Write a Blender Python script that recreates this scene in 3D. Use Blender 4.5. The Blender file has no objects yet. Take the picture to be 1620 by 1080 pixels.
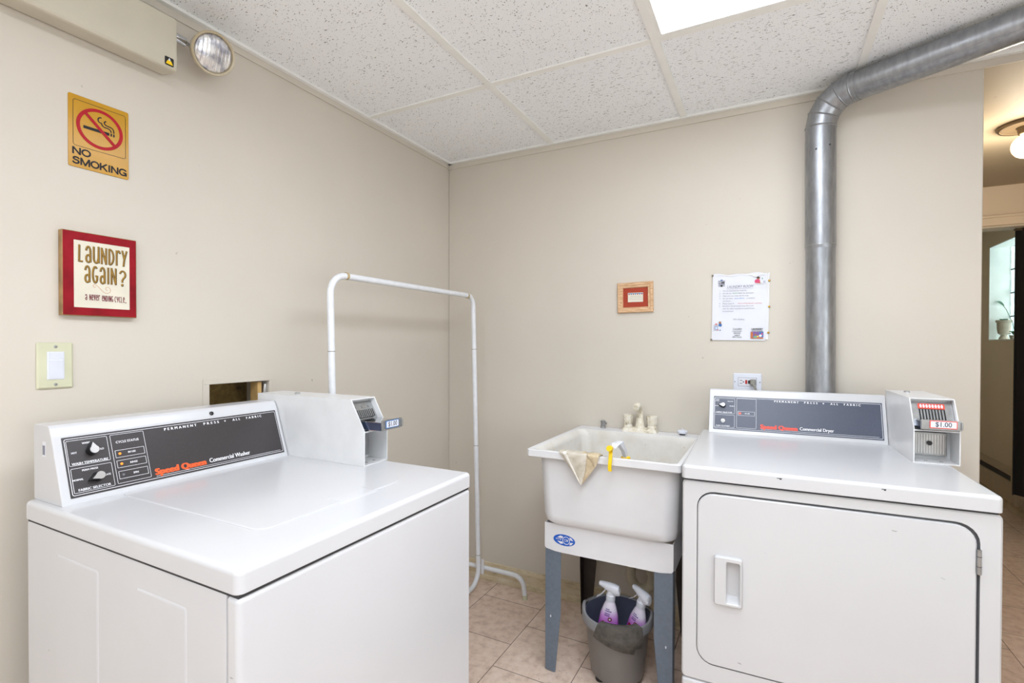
import bpy, bmesh, math, random
from mathutils import Vector, Matrix
from math import sin, cos, pi, radians

# ------------------------------------------------------------------ camera, world, exposure
S = bpy.context.scene
COL = S.collection
S.view_settings.view_transform = 'Standard'
S.view_settings.look = 'None'
S.view_settings.gamma = 1.0
S.view_settings.use_curve_mapping = False
S.view_settings.exposure = 0.24

cam = bpy.data.cameras.new('camera')
cam_ob = bpy.data.objects.new('camera', cam)
COL.objects.link(cam_ob)
cam.sensor_width = 36.0
cam.lens = 787.0 / 1620.0 * 36.0
cam.shift_y = 11.8 / 1620.0
cam.clip_start = 0.02
_ya, _pi, _ro = radians(27.345), radians(-0.548), radians(0.144)
_F = Vector((-sin(_ya) * cos(_pi), cos(_ya) * cos(_pi), sin(_pi)))
_R = Vector((cos(_ya), sin(_ya), 0))
_U = _R.cross(_F)
_R2 = _R * cos(_ro) + _U * sin(_ro)
_U2 = -_R * sin(_ro) + _U * cos(_ro)
cam_ob.matrix_world = Matrix(((_R2.x, _U2.x, -_F.x, 1.5514), (_R2.y, _U2.y, -_F.y, -2.2497),
                              (_R2.z, _U2.z, -_F.z, 1.2268), (0, 0, 0, 1)))
S.camera = cam_ob

W = bpy.data.worlds.new('world')
S.world = W
W.use_nodes = True
W.node_tree.nodes['Background'].inputs[0].default_value = (0.80, 0.92, 1.0, 1)
W.node_tree.nodes['Background'].inputs[1].default_value = 1.0

# light strengths
TROFFER = 8.3        # emission of the fluorescent diffusers
REAR_FILL = 4.0            # daylight fill added through made-up windows behind the camera (area light watts)
SIDE_FILL = 24.0           # daylight fill added through a made-up window in the right hand wall
HALL = 9.0           # hallway bulb (watts)
NICHE = 15.0         # daylight outside the glass block window

H = 2.1973           # ceiling height


def area(name, loc, target, sx, sy, watts, color=(1, 1, 1)):
    l = bpy.data.lights.new(name, 'AREA')
    l.shape = 'RECTANGLE'
    l.size, l.size_y, l.energy, l.color = sx, sy, watts, color
    o = bpy.data.objects.new(name, l)
    COL.objects.link(o)
    o.location = loc
    o.rotation_euler = (Vector(target) - Vector(loc)).to_track_quat('-Z', 'Y').to_euler()
    return o


area('rear_fill', (1.7, -4.32, 1.45), (1.4, 0, 2.4), 2.3, 1.2, REAR_FILL, (0.94, 0.975, 1.0))  # added frontal fill from behind the camera
area('side_fill', (3.42, -2.45, 1.20), (1.2, -2.2, 3.1), 2.2, 1.15, SIDE_FILL, (0.94, 0.975, 1.0))  # added fill from the right, tilted up to lift the ceiling
area('niche_daylight', (3.62, 2.9, 1.7), (3.0, 2.9, 1.65), 0.9, 0.75, NICHE, (1.0, 0.985, 0.96))

# ------------------------------------------------------------------ materials
def hexc(h):
    h = h.lstrip('#')
    c = [int(h[i:i + 2], 16) / 255 for i in (0, 2, 4)]
    return tuple(x / 12.92 if x <= .04045 else ((x + .055) / 1.055) ** 2.4 for x in c) + (1,)


class NT:
    def __init__(s, name):
        s.m = bpy.data.materials.new(name)
        s.m.use_nodes = True
        s.t = s.m.node_tree
        s.b = s.t.nodes['Principled BSDF']

    def n(s, typ, **kw):
        x = s.t.nodes.new(typ)
        for k, v in kw.items():
            if k == 'ins':
                for kk, vv in v.items():
                    x.inputs[kk].default_value = vv
            else:
                setattr(x, k, v)
        return x

    def l(s, a, b):
        s.t.links.new(a, b)

    def coords(s, kind='Object', scale=(1, 1, 1), rot=(0, 0, 0)):
        tc = s.n('ShaderNodeTexCoord')
        mp = s.n('ShaderNodeMapping')
        mp.inputs['Scale'].default_value = scale
        mp.inputs['Rotation'].default_value = rot
        s.l(tc.outputs[kind], mp.inputs[0])
        return mp.outputs[0]

    def noise(s, co, scale, detail=3, rough=.5):
        x = s.n('ShaderNodeTexNoise')
        x.inputs['Scale'].default_value = scale
        x.inputs['Detail'].default_value = detail
        x.inputs['Roughness'].default_value = rough
        s.l(co, x.inputs['Vector'])
        return x.outputs['Fac']

    def ramp(s, fac, stops, interp='LINEAR'):
        x = s.n('ShaderNodeValToRGB')
        x.color_ramp.interpolation = interp
        el = x.color_ramp.elements
        while len(el) > 1:
            el.remove(el[-1])
        el[0].position, el[0].color = stops[0]
        for p, c in stops[1:]:
            e = el.new(p)
            e.color = c
        s.l(fac, x.inputs[0])
        return x.outputs[0]

    def mix(s, fac, a, b, mode='MIX'):
        x = s.n('ShaderNodeMix', data_type='RGBA', blend_type=mode)
        for sock, v in ((x.inputs[0], fac), (x.inputs[6], a), (x.inputs[7], b)):
            if isinstance(v, (int, float)):
                sock.default_value = v
            elif isinstance(v, tuple):
                sock.default_value = v
            else:
                s.l(v, sock)
        return x.outputs[2]

    def bump(s, hgt, strength=.2, dist=.002):
        x = s.n('ShaderNodeBump')
        x.inputs['Strength'].default_value = strength
        x.inputs['Distance'].default_value = dist
        s.l(hgt, x.inputs['Height'])
        s.l(x.outputs[0], s.b.inputs['Normal'])


WHT = (1, 1, 1, 1)
BLK = (0, 0, 0, 1)


def mat(name, col, rough=.5, metal=0.0, var=.04, vscale=14, bump=0.0, bscale=200, spec=.5, coat=0.0,
        emit=None, estr=0.0, trans=0.0):
    t = NT(name)
    co = t.coords()
    c = hexc(col) if isinstance(col, str) else col
    lo = tuple(x * (1 - var) for x in c[:3]) + (1,)
    hi = tuple(min(1, x * (1 + var)) for x in c[:3]) + (1,)
    t.l(t.ramp(t.noise(co, vscale), [(.3, lo), (.7, hi)]), t.b.inputs['Base Color'])
    t.b.inputs['Roughness'].default_value = rough
    t.b.inputs['Metallic'].default_value = metal
    t.b.inputs['Specular IOR Level'].default_value = spec
    t.b.inputs['Coat Weight'].default_value = coat
    t.b.inputs['Coat Roughness'].default_value = .08
    t.b.inputs['Transmission Weight'].default_value = trans
    if emit:
        t.b.inputs['Emission Color'].default_value = hexc(emit)
        t.b.inputs['Emission Strength'].default_value = estr
    if bump:
        t.bump(t.noise(co, bscale, 2), bump, .001)
    return t.m


M = {}
WALLC = '#D4CCBF'


def wall_mat(name, col, dirt=.06):
    t = NT(name)
    co = t.coords()
    c = hexc(col)
    d = tuple(x * (1 - dirt) for x in c[:3]) + (1,)
    big = t.ramp(t.noise(co, 1.3, 4), [(.35, d), (.62, c)])
    spots = t.ramp(t.noise(t.coords(scale=(1, 1, .7)), 31, 2), [(.765, BLK), (.80, WHT)])
    sp2 = t.mix(.45, big, (.10, .08, .06, 1))
    t.l(t.mix(spots, big, sp2), t.b.inputs['Base Color'])
    t.b.inputs['Roughness'].default_value = .62
    t.b.inputs['Specular IOR Level'].default_value = .3
    t.bump(t.noise(co, 170, 3), .10, .002)
    return t.m


M['wall'] = wall_mat('wall_paint', WALLC)
M['hallwall'] = wall_mat('hall_wall_paint', '#DCCDB9')
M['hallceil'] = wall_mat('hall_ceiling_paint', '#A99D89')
M['trim'] = wall_mat('trim_paint', '#CFC5B3')


def baseboard_mat():
    t = NT('aged_baseboard_paint')
    co = t.coords(scale=(1, 1, 3))
    t.l(t.ramp(t.noise(co, 9, 5, .65), [(.25, hexc('#94846A')), (.45, hexc('#CDBD9C')), (.7, hexc('#DCD0B8'))]),
        t.b.inputs['Base Color'])
    t.b.inputs['Roughness'].default_value = .55
    t.bump(t.noise(co, 60, 3), .2, .002)
    return t.m


M['base'] = baseboard_mat()


def tile_mat(name, scl, thr, col='#F6F8FA'):
    t = NT(name)
    co = t.coords(scale=scl)
    # warp a little so that the fissures wander
    f1 = t.noise(co, 1.0, 2, .5)
    m1 = t.ramp(f1, [(thr, BLK), (thr + .03, WHT)])
    f2 = t.noise(t.coords(scale=(240, 240, 240)), 1.0, 1)
    m2 = t.ramp(f2, [(.70, BLK), (.73, WHT)])
    mm = t.mix(1.0, m1, m2, 'LIGHTEN')
    c = hexc(col)
    dk = hexc('#7C7A75')
    t.l(t.mix(mm, c, dk), t.b.inputs['Base Color'])
    t.b.inputs['Roughness'].default_value = .9
    t.b.inputs['Specular IOR Level'].default_value = .1
    inv = t.ramp(mm, [(0, WHT), (1, BLK)])
    t.bump(inv, .35, .003)
    return t.m


M['tile_fissure'] = tile_mat('ceiling_tile_fissured', (72, 250, 100), .65)
M['tile_fissure_b'] = tile_mat('ceiling_tile_fissured_turned', (95, 200, 100), .662)
M['tile_pin'] = tile_mat('ceiling_tile_pinhole', (165, 150, 100), .662)
M['grid'] = mat('ceiling_grid_metal', '#F0F0EC', .5, var=.03)


def floor_mat():
    t = NT('vinyl_floor_tile')
    tc = t.n('ShaderNodeTexCoord')
    sep = t.n('ShaderNodeSeparateXYZ')
    t.l(tc.outputs['Object'], sep.inputs[0])
    cmb = t.n('ShaderNodeCombineXYZ')
    ay = t.n('ShaderNodeMath', operation='ADD', ins={1: 6.155})
    ax = t.n('ShaderNodeMath', operation='ADD', ins={1: 5.979})
    t.l(sep.outputs['Y'], ay.inputs[0])
    t.l(sep.outputs['X'], ax.inputs[0])
    t.l(ay.outputs[0], cmb.inputs['X'])
    t.l(ax.outputs[0], cmb.inputs['Y'])
    br = t.n('ShaderNodeTexBrick')
    br.offset = .5
    br.inputs['Scale'].default_value = 1.0
    br.inputs['Brick Width'].default_value = .30
    br.inputs['Row Height'].default_value = .30
    br.inputs['Mortar Size'].default_value = .0016
    br.inputs['Mortar Smooth'].default_value = .15
    br.inputs['Color1'].default_value = hexc('#ECDACB')
    br.inputs['Color2'].default_value = hexc('#E1CCBC')
    br.inputs['Mortar'].default_value = hexc('#6B584A')
    t.l(cmb.outputs[0], br.inputs['Vector'])
    n1 = t.noise(tc.outputs['Object'], 28, 5, .6)
    mott = t.ramp(n1, [(.32, hexc('#B99F90')), (.5, hexc('#EDE2DA')), (.68, hexc('#FFFFFF'))])
    c = t.mix(.5, br.outputs['Color'], mott, 'MULTIPLY')
    sp = t.ramp(t.noise(tc.outputs['Object'], 75, 2), [(.70, BLK), (.76, WHT)])
    c2 = t.mix(sp, c, hexc('#7E6659'))
    t.l(c2, t.b.inputs['Base Color'])
    t.b.inputs['Roughness'].default_value = .42
    t.bump(br.outputs['Fac'], -.25, .002)
    return t.m


M['floor'] = floor_mat()


def enamel(name, col, chips=.0):
    t = NT(name)
    co = t.coords()
    c = hexc(col)
    d = tuple(x * .965 for x in c[:3]) + (1,)
    base = t.ramp(t.noise(co, 3.0, 3), [(.35, d), (.65, c)])
    sc = t.ramp(t.noise(t.coords(scale=(30, 30, 70)), 1.0, 2), [(.775, BLK), (.80, WHT)])
    t.l(t.mix(sc, base, hexc('#A9A9A9')), t.b.inputs['Base Color'])
    t.b.inputs['Roughness'].default_value = .2
    t.b.inputs['Specular IOR Level'].default_value = .5
    t.bump(t.noise(co, 90, 2), .015, .001)
    return t.m


M['enamel'] = enamel('white_enamel', '#CFCFD1')
M['enamel_dry'] = enamel('white_enamel_worn', '#CDCDCE')
M['plate'] = mat('meter_white_paint', '#DEDEDE', .3)
M['gap'] = mat('shadow_gap_rubber', '#3A3A3C', .7)
M['chan'] = mat('door_channel_grey', '#8E8E90', .5)
M['panel_w'] = mat('control_panel_charcoal', '#3A3637', .34, var=.08, vscale=220, bump=.12, bscale=600)
M['panel_d'] = mat('control_panel_slate', '#454B5C', .34, var=.06, vscale=220, bump=.12, bscale=600)
M['white'] = mat('printed_white', '#EDEDF0', .5)
M['orange'] = mat('printed_orange', '#F2602A', .5)
M['redorange'] = mat('printed_red_orange', '#F0523F', .5)
M['black'] = mat('black_plastic', '#151516', .35)
M['silver'] = mat('brushed_aluminium', '#D5D5D5', .28, .9, vscale=60)
M['chrome'] = mat('chrome', '#C9CCD0', .12, 1.0)
M['steel'] = mat('worn_steel', '#A7A8A8', .34, .85, var=.12, vscale=50)
M['darksteel'] = mat('dark_blue_steel', '#55607A', .22, .8)
M['lampon'] = mat('indicator_orange', '#FF8A1E', .4, emit='#FF7A10', estr=1.2)
M['lampred'] = mat('indicator_red', '#F4604A', .4, emit='#F0503A', estr=.6)
M['lampoff'] = mat('indicator_off', '#6F7076', .3)
M['ivory'] = mat('ivory_plastic', '#D0CFB2', .4)
M['coolwhite'] = mat('white_plastic', '#DCDFE8', .3)
M['emerg'] = mat('beige_enamel', '#C4BDAB', .22, var=.02)
M['emerg_d'] = mat('beige_lamp_shell', '#B3A589', .3, var=.03)
M['gold'] = mat('gold_sign_plastic', '#BC8B1E', .18, spec=.25, var=.05, vscale=8)
M['signred'] = mat('sign_red', '#A8101A', .35, spec=.2)
M['signblack'] = mat('sign_black', '#221E1B', .35, spec=.2)
M['darkred'] = mat('distressed_red_paint', '#8E1722', .6, spec=.15, var=.22, vscale=22)
M['cream'] = mat('cream_print', '#DED7C5', .6, var=.05, vscale=16)
M['woodedge'] = mat('worn_wood_edge', '#9A7B50', .6, var=.3, vscale=30)
M['goldink'] = mat('gold_ink', '#96701F', .6, var=.15, vscale=60)
M['darkink'] = mat('brown_black_ink', '#3A2D1C', .6)
M['maroonink'] = mat('maroon_ink', '#6E1F2C', .6)
M['copperink'] = mat('copper_ink', '#C79A72', .6)


def wood_mat():
    t = NT('light_oak')
    co = t.coords(scale=(1, 1, 1))
    wv = t.noise(t.coords(scale=(30, 160, 160)), 1.0, 4, .6)
    t.l(t.ramp(wv, [(.3, hexc('#B98D63')), (.55, hexc('#D6B088')), (.75, hexc('#E3C4A0'))]), t.b.inputs['Base Color'])
    t.b.inputs['Roughness'].default_value = .45
    t.bump(wv, .15, .001)
    return t.m


M['oak'] = wood_mat()
M['brick'] = mat('brick_red_mat_board', '#A23A22', .75, var=.06, vscale=80)
M['paper'] = mat('white_paper', '#DDDEE4', .5, var=.02)
M['sleeve'] = mat('plastic_sleeve', '#E2E2E2', .12, var=.02)
M['brass'] = mat('brass', '#B8923C', .25, 1.0)
M['nickel'] = mat('nickel_tack', '#8D877A', .3, 1.0)
M['greyink'] = mat('grey_print', '#8D8D99', .6)
M['greenink'] = mat('green_print', '#6FA98C', .6)
M['blueink'] = mat('blue_print', '#6F9FD6', .6)
M['redink'] = mat('red_print', '#DB7A78', .6)
M['inkblack'] = mat('black_print', '#2A2A2E', .6)
M['cliptan'] = mat('print_tan', '#A2673F', .6)
M['clippink'] = mat('print_pink', '#D0456F', .6)
M['clippurple'] = mat('print_purple', '#7C5A94', .6)
M['clipblue'] = mat('print_blue', '#3D6EA8', .6)
M['clipgrey'] = mat('print_grey', '#B8BAC6', .6)
M['cliporange'] = mat('print_orange', '#C4703C', .6)
M['redbtn'] = mat('red_button', '#B42318', .4)
M['plugrey'] = mat('grey_plug_rubber', '#8C8A80', .5)
M['duct'] = None


def duct_mat():
    t = NT('galvanised_duct')
    co = t.coords()
    n = t.noise(t.coords(scale=(1, 1, .25)), 60, 4, .6)
    t.l(t.ramp(n, [(.3, hexc('#8C8E91')), (.7, hexc('#A4A6A9'))]), t.b.inputs['Base Color'])
    t.b.inputs['Metallic'].default_value = .85
    t.l(t.ramp(t.noise(t.coords(scale=(1, 1, .3)), 70, 3), [(.3, (.34,) * 3 + (1,)), (.7, (.46,) * 3 + (1,))]), t.b.inputs['Roughness'])
    t.bump(t.noise(t.coords(scale=(1, 1, .3)), 45, 3), .05, .002)
    return t.m


M['duct'] = duct_mat()
M['tubplastic'] = mat('white_tub_plastic', '#E2E2E3', .3, var=.03, vscale=9, bump=.03, bscale=120)


def tub_inside():
    t = NT('stained_tub_inside')
    co = t.coords()
    n = t.noise(co, 11, 5, .6)
    c = t.ramp(n, [(.3, hexc('#D8D3C8')), (.6, hexc('#E4E1DB'))])
    sp = t.ramp(t.noise(co, 42, 3), [(.71, BLK), (.76, WHT)])
    t.l(t.mix(sp, c, hexc('#B9A78A')), t.b.inputs['Base Color'])
    t.b.inputs['Roughness'].default_value = .4
    return t.m


M['tubin'] = tub_inside()
M['apron'] = mat('white_powder_coat', '#E6E6E8', .4, var=.02)
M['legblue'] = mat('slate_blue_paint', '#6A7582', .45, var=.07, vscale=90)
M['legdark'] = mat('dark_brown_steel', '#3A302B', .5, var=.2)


def grimy():
    t = NT('grimy_faucet_plastic')
    co = t.coords()
    n = t.noise(co, 55, 4, .65)
    t.l(t.ramp(n, [(.28, hexc('#8A7C5C')), (.42, hexc('#DDD4BE')), (.7, hexc('#EFEADF'))]), t.b.inputs['Base Color'])
    t.b.inputs['Roughness'].default_value = .35
    return t.m


M['faucet'] = grimy()
M['pvc'] = mat('dusty_trap_plastic', '#BFB39A', .5, var=.15, vscale=30)
M['yellow'] = mat('yellow_plastic', '#F5CC08', .35)
M['bucket'] = mat('grey_bucket_plastic', '#77726E', .35, var=.05)
M['bucketrim'] = mat('smoky_bucket_rim', '#8F8F92', .25, var=.05)
M['bucketin'] = mat('slate_bucket_inside', '#5A6072', .4)
M['caster'] = mat('black_foot', '#1C1C1E', .5)


def bottle_mat():
    t = NT('pink_white_bottle')
    tc = t.n('ShaderNodeTexCoord')
    sep = t.n('ShaderNodeSeparateXYZ')
    t.l(tc.outputs['Object'], sep.inputs[0])
    c = t.ramp(sep.outputs['Z'], [(.175, hexc('#C55FD2')), (.205, hexc('#DDA0E6')), (.228, hexc('#ECE4F2'))])
    t.l(c, t.b.inputs['Base Color'])
    t.b.inputs['Roughness'].default_value = .25
    return t.m


M['bottle'] = bottle_mat()
M['purpleink'] = mat('purple_print', '#5B3A8C', .5)
M['berry'] = mat('berry_print', '#7A1F36', .5)


def cloth(name, a, b, sc=260):
    t = NT(name)
    co = t.coords()
    n = t.noise(co, 35, 4, .6)
    t.l(t.ramp(n, [(.3, hexc(a)), (.65, hexc(b))]), t.b.inputs['Base Color'])
    t.b.inputs['Roughness'].default_value = .95
    t.b.inputs['Specular IOR Level'].default_value = .1
    t.bump(t.noise(co, sc, 2), .6, .002)
    return t.m


M['rag'] = cloth('beige_terry_cloth', '#BFB5A2', '#D9D3C6')
M['ragtan'] = cloth('tan_terry_cloth', '#C4B190', '#D9C9AA')
M['greycloth'] = cloth('dark_grey_cloth', '#4B4844', '#67625C', 420)
M['rack'] = mat('white_tube_paint', '#E3E5E8', .3, var=.04, vscale=40)
M['rackjoint'] = mat('tape_residue', '#B6A27A', .6, var=.2)
M['rackseam'] = mat('tube_seam', '#9A9488', .6)
M['tube'] = mat('fluorescent_diffuser', '#FFFFFF', .5, emit='#EBF3FF', estr=TROFFER)


def recess_mat():
    t = NT('old_plaster_recess')
    co = t.coords()
    n = t.noise(co, 12, 5, .7)
    t.l(t.ramp(n, [(.3, hexc('#3A2C18')), (.5, hexc('#7C6539')), (.7, hexc('#94814F'))]), t.b.inputs['Base Color'])
    t.b.inputs['Roughness'].default_value = .9
    t.bump(n, .6, .01)
    return t.m


M['recess'] = recess_mat()
M['stud'] = mat('pale_stud_wood', '#C9A56A', .7, var=.15, vscale=40)
M['lens'] = None


def lens_mat():
    t = NT('ribbed_lamp_lens')
    co = t.coords()
    n = t.noise(co, 300, 2)
    t.l(t.ramp(t.noise(co, 45, 3), [(.35, hexc('#9C9CA6')), (.6, hexc('#E4E2E0'))]), t.b.inputs['Base Color'])
    t.b.inputs['Roughness'].default_value = .12
    t.b.inputs['Metallic'].default_value = .55
    t.bump(n, .3, .002)
    return t.m


M['lens'] = lens_mat()
M['curtain'] = mat('black_curtain_cloth', '#0B0909', .9, var=.2)


def glassblock():
    t = NT('glass_block')
    co = t.coords()
    n = t.noise(co, 14, 3, .6)
    t.l(t.ramp(n, [(.35, hexc('#BAD3D2')), (.65, hexc('#F2FBFA'))]), t.b.inputs['Base Color'])
    t.b.inputs['Roughness'].default_value = .25
    t.b.inputs['Transmission Weight'].default_value = .9
    t.l(t.ramp(n, [(.35, hexc('#9DB9B8')), (.65, hexc('#E9F5F2'))]), t.b.inputs['Emission Color'])
    t.b.inputs['Emission Strength'].default_value = .45  # daylight glow put into the glass as emission
    t.bump(n, .6, .02)
    return t.m


M['glassblock'] = glassblock()
M['mortar'] = mat('grey_mortar', '#6E7C7E', .8)
M['nichepaint'] = mat('niche_white_paint', '#E9F0EE', .6)
M['urn'] = mat('stone_urn', '#B4A998', .7, var=.12)
M['leaf'] = mat('leaf_green', '#2E6B48', .4, var=.2)
M['heater'] = mat('heater_enamel', '#B3A58F', .45, var=.04)
M['globe'] = mat('warm_glass_globe', '#F8E3C0', .3, emit='#FFD59A', estr=2.2)
M['canopy'] = mat('cream_fixture_plate', '#E2D8C6', .4)
M['bronze'] = mat('bronze_fixture', '#6A5D4A', .4, .6)
M['sky'] = mat('window_pane_glass', '#E8F2F6', .05, trans=1.0)

# ------------------------------------------------------------------ mesh helpers
def rrect(x0, x1, y0, y1, r, n=6):
    """rounded rectangle, counter-clockwise, 4*(n+1) points"""
    r = max(1e-5, min(r, (x1 - x0) / 2 - 1e-5, (y1 - y0) / 2 - 1e-5))
    out = []
    for cx, cy, a0 in ((x1 - r, y0 + r, -90), (x1 - r, y1 - r, 0), (x0 + r, y1 - r, 90), (x0 + r, y0 + r, 180)):
        for i in range(n + 1):
            a = radians(a0 + 90 * i / n)
            out.append((cx + r * cos(a), cy + r * sin(a)))
    return out


def circ(cx, cy, r, n=32, ry=None):
    ry = r if ry is None else ry
    return [(cx + r * cos(2 * pi * i / n), cy + ry * sin(2 * pi * i / n)) for i in range(n)]


class MB:
    def __init__(s, *mats):
        s.bm = bmesh.new()
        s.mats = []
        for m in mats:
            s.mi(m)

    def mi(s, m):
        if m not in s.mats:
            s.mats.append(m)
        return s.mats.index(m)

    def merge(s, t, m, X=None):
        i = s.mi(m)
        if X is not None:
            t.transform(X)
        for f in t.faces:
            f.material_index = i
        me = bpy.data.meshes.new('tmp')
        t.to_mesh(me)
        t.free()
        s.bm.from_mesh(me)
        bpy.data.meshes.remove(me)

    def box(s, x0, x1, y0, y1, z0, z1, m, bev=0, seg=2, X=None):
        t = bmesh.new()
        bmesh.ops.create_cube(t, size=1)
        t.transform(Matrix.Translation(((x0 + x1) / 2, (y0 + y1) / 2, (z0 + z1) / 2)) @
                    Matrix.Diagonal((abs(x1 - x0), abs(y1 - y0), abs(z1 - z0), 1)))
        if bev:
            bmesh.ops.bevel(t, geom=list(t.edges), offset=bev, segments=seg, affect='EDGES', profile=.5)
        s.merge(t, m, X)
        return s

    def loft(s, loops, m, cap0=True, cap1=True, closed=True, X=None):
        t = bmesh.new()
        vs = [[t.verts.new(p) for p in lp] for lp in loops]
        n = len(loops[0])
        for a, b in zip(vs[:-1], vs[1:]):
            for i in range(n if closed else n - 1):
                j = (i + 1) % n
                try:
                    t.faces.new((a[i], a[j], b[j], b[i]))
                except ValueError:
                    pass
        if cap0:
            t.faces.new(list(reversed(vs[0])))
        if cap1:
            t.faces.new(vs[-1])
        s.merge(t, m, X)
        return s

    def prism(s, poly, a, b, axis, m, bev=0, seg=3, X=None):
        """2-D polygon extruded along axis from a to b. axis x: poly=(y,z); y: (x,z); z: (x,y)"""
        f = {'x': lambda p, k: (k, p[0], p[1]), 'y': lambda p, k: (p[0], k, p[1]), 'z': lambda p, k: (p[0], p[1], k)}[axis]
        t = bmesh.new()
        v0 = [t.verts.new(f(p, a)) for p in poly]
        v1 = [t.verts.new(f(p, b)) for p in poly]
        n = len(poly)
        for i in range(n):
            j = (i + 1) % n
            t.faces.new((v0[i], v0[j], v1[j], v1[i]))
        t.faces.new(list(reversed(v0)))
        t.faces.new(v1)
        bmesh.ops.recalc_face_normals(t, faces=list(t.faces))
        if bev:
            bmesh.ops.bevel(t, geom=list(t.edges), offset=bev, segments=seg, affect='EDGES', profile=.5)
        s.merge(t, m, X)
        return s

    def lathe(s, prof, m, n=32, X=None, cap0=True, cap1=True, sq=1.0):
        loops = [[(r * cos(2 * pi * i / n), sq * r * sin(2 * pi * i / n), z) for i in range(n)] for r, z in prof]
        return s.loft(loops, m, cap0, cap1, True, X)

    def tube(s, pts, r, m, n=16, caps=True, X=None):
        pts = [Vector(p) for p in pts]
        rs = r if isinstance(r, (list, tuple)) else [r] * len(pts)
        up = None
        loops = []
        for i, p in enumerate(pts):
            d = (pts[min(i + 1, len(pts) - 1)] - pts[max(i - 1, 0)]).normalized()
            if up is None:
                up = d.orthogonal().normalized()
            else:
                up = (up - d * up.dot(d)).normalized()
            b = d.cross(up)
            loops.append([p + (up * cos(2 * pi * k / n) + b * sin(2 * pi * k / n)) * rs[i] for k in range(n)])
        return s.loft(loops, m, caps, caps, True, X)

    def poly(s, pts, m, X=None):
        t = bmesh.new()
        t.faces.new([t.verts.new(p) for p in pts])
        s.merge(t, m, X)
        return s

    def ring(s, outer, inner, m, X=None):
        """flat ring between two 2-D loops of equal length"""
        return s.loft([[(p[0], p[1], 0) for p in outer], [(p[0], p[1], 0) for p in inner]], m, False, False, True, X)

    def text(s, string, size, m, X, align='CENTER', bold=0.0, sx=1.0, space=1.0, extr=0.0, shear=0.0):
        c = bpy.data.curves.new('t', 'FONT')
        c.body = string
        c.size = size
        c.align_x = align
        c.align_y = 'CENTER'
        c.offset = bold * size
        c.space_character = space
        c.extrude = extr
        c.shear = shear
        c.resolution_u = 3
        o = bpy.data.objects.new('t', c)
        me = bpy.data.meshes.new_from_object(o)
        t = bmesh.new()
        t.from_mesh(me)
        bpy.data.objects.remove(o)
        bpy.data.curves.remove(c)
        bpy.data.meshes.remove(me)
        s.merge(t, m, X @ Matrix.Diagonal((sx, 1, 1, 1)))
        return s

    def fit(s, string, x0, x1, yc, h, m, fr, space=1.0, fat=0):
        """text scaled to run from x0 to x1 with capitals h high, centred on yc"""
        t = MB(m)
        t.text(string, 1.0, m, Matrix.Identity(4), align='LEFT', space=space)
        c = MB(m)
        c.text('H', 1.0, m, Matrix.Identity(4), align='LEFT')
        ys = [v.co.y for v in c.bm.verts]
        c.bm.free()
        xs = [v.co.x for v in t.bm.verts]
        kx, ky = (x1 - x0) / (max(xs) - min(xs)), h / (max(ys) - min(ys))
        X = Matrix.Translation((x0, yc, .0017)) @ Matrix.Diagonal((kx, ky, 1, 1)) @ Matrix.Translation((-min(xs), -(max(ys) + min(ys)) / 2, 0))
        k = 0
        for d in ((0,) if not fat else (-fat, -fat / 3, fat / 3, fat)):
            for e in ((0,) if fat < .001 else (0, fat * .35)):
                s.merge(t.bm.copy(), m, fr @ Matrix.Translation((d, e, k * .00005)) @ X)
                k += 1
        t.bm.free()
        return s

    def stroke(s, pts, w, m, X, z=0.0):
        """flat ribbon of width w along 2-D points; sharp corners are mitred by overlapping pieces"""
        for i in range(1, len(pts) - 1):
            a, b_ = Vector(pts[i][:2]) - Vector(pts[i - 1][:2]), Vector(pts[i + 1][:2]) - Vector(pts[i][:2])
            if a.length > 1e-9 and b_.length > 1e-9 and a.angle(b_) > radians(55):
                e = a.normalized() * w * .35
                s.stroke(list(pts[:i]) + [(pts[i][0] + e.x, pts[i][1] + e.y)], w, m, X, z)
                return s.stroke(pts[i:], w, m, X, z + 4e-6)
        P = [Vector((p[0], p[1])) for p in pts]
        L, Rr = [], []
        for i, p in enumerate(P):
            d = (P[min(i + 1, len(P) - 1)] - P[max(i - 1, 0)])
            if d.length < 1e-9:
                d = Vector((1, 0))
            d.normalize()
            nrm = Vector((-d.y, d.x)) * w / 2
            if 0 < i < len(P) - 1:
                d1 = (P[i] - P[i - 1]).normalized()
                cc = max(.45, abs(Vector((-d1.y, d1.x)).dot(nrm.normalized())))
                nrm = nrm / cc
            L.append(p + nrm)
            Rr.append(p - nrm)
        t = bmesh.new()
        a = [t.verts.new((q.x, q.y, z)) for q in Rr]
        b = [t.verts.new((q.x, q.y, z)) for q in L]
        for i in range(len(P) - 1):
            try:
                t.faces.new((a[i], a[i + 1], b[i + 1], b[i]))
            except ValueError:
                pass
        s.merge(t, m, X)
        return s

    def build(s, name, parent=None, angle=35, recalc=True):
        bm = s.bm
        if recalc:
            bmesh.ops.recalc_face_normals(bm, faces=list(bm.faces))
        th = radians(angle)
        for f in bm.faces:
            f.smooth = True
        for e in bm.edges:
            e.smooth = e.calc_face_angle(0) < th if len(e.link_faces) == 2 else False
        me = bpy.data.meshes.new(name)
        bm.to_mesh(me)
        bm.free()
        for m in s.mats:
            me.materials.append(M[m])
        o = bpy.data.objects.new(name, me)
        COL.objects.link(o)
        wn = o.modifiers.new('weighted_normal', 'WEIGHTED_NORMAL')
        wn.keep_sharp = True
        wn.weight = 60
        if parent is not None:
            o.parent = parent
        return o


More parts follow.
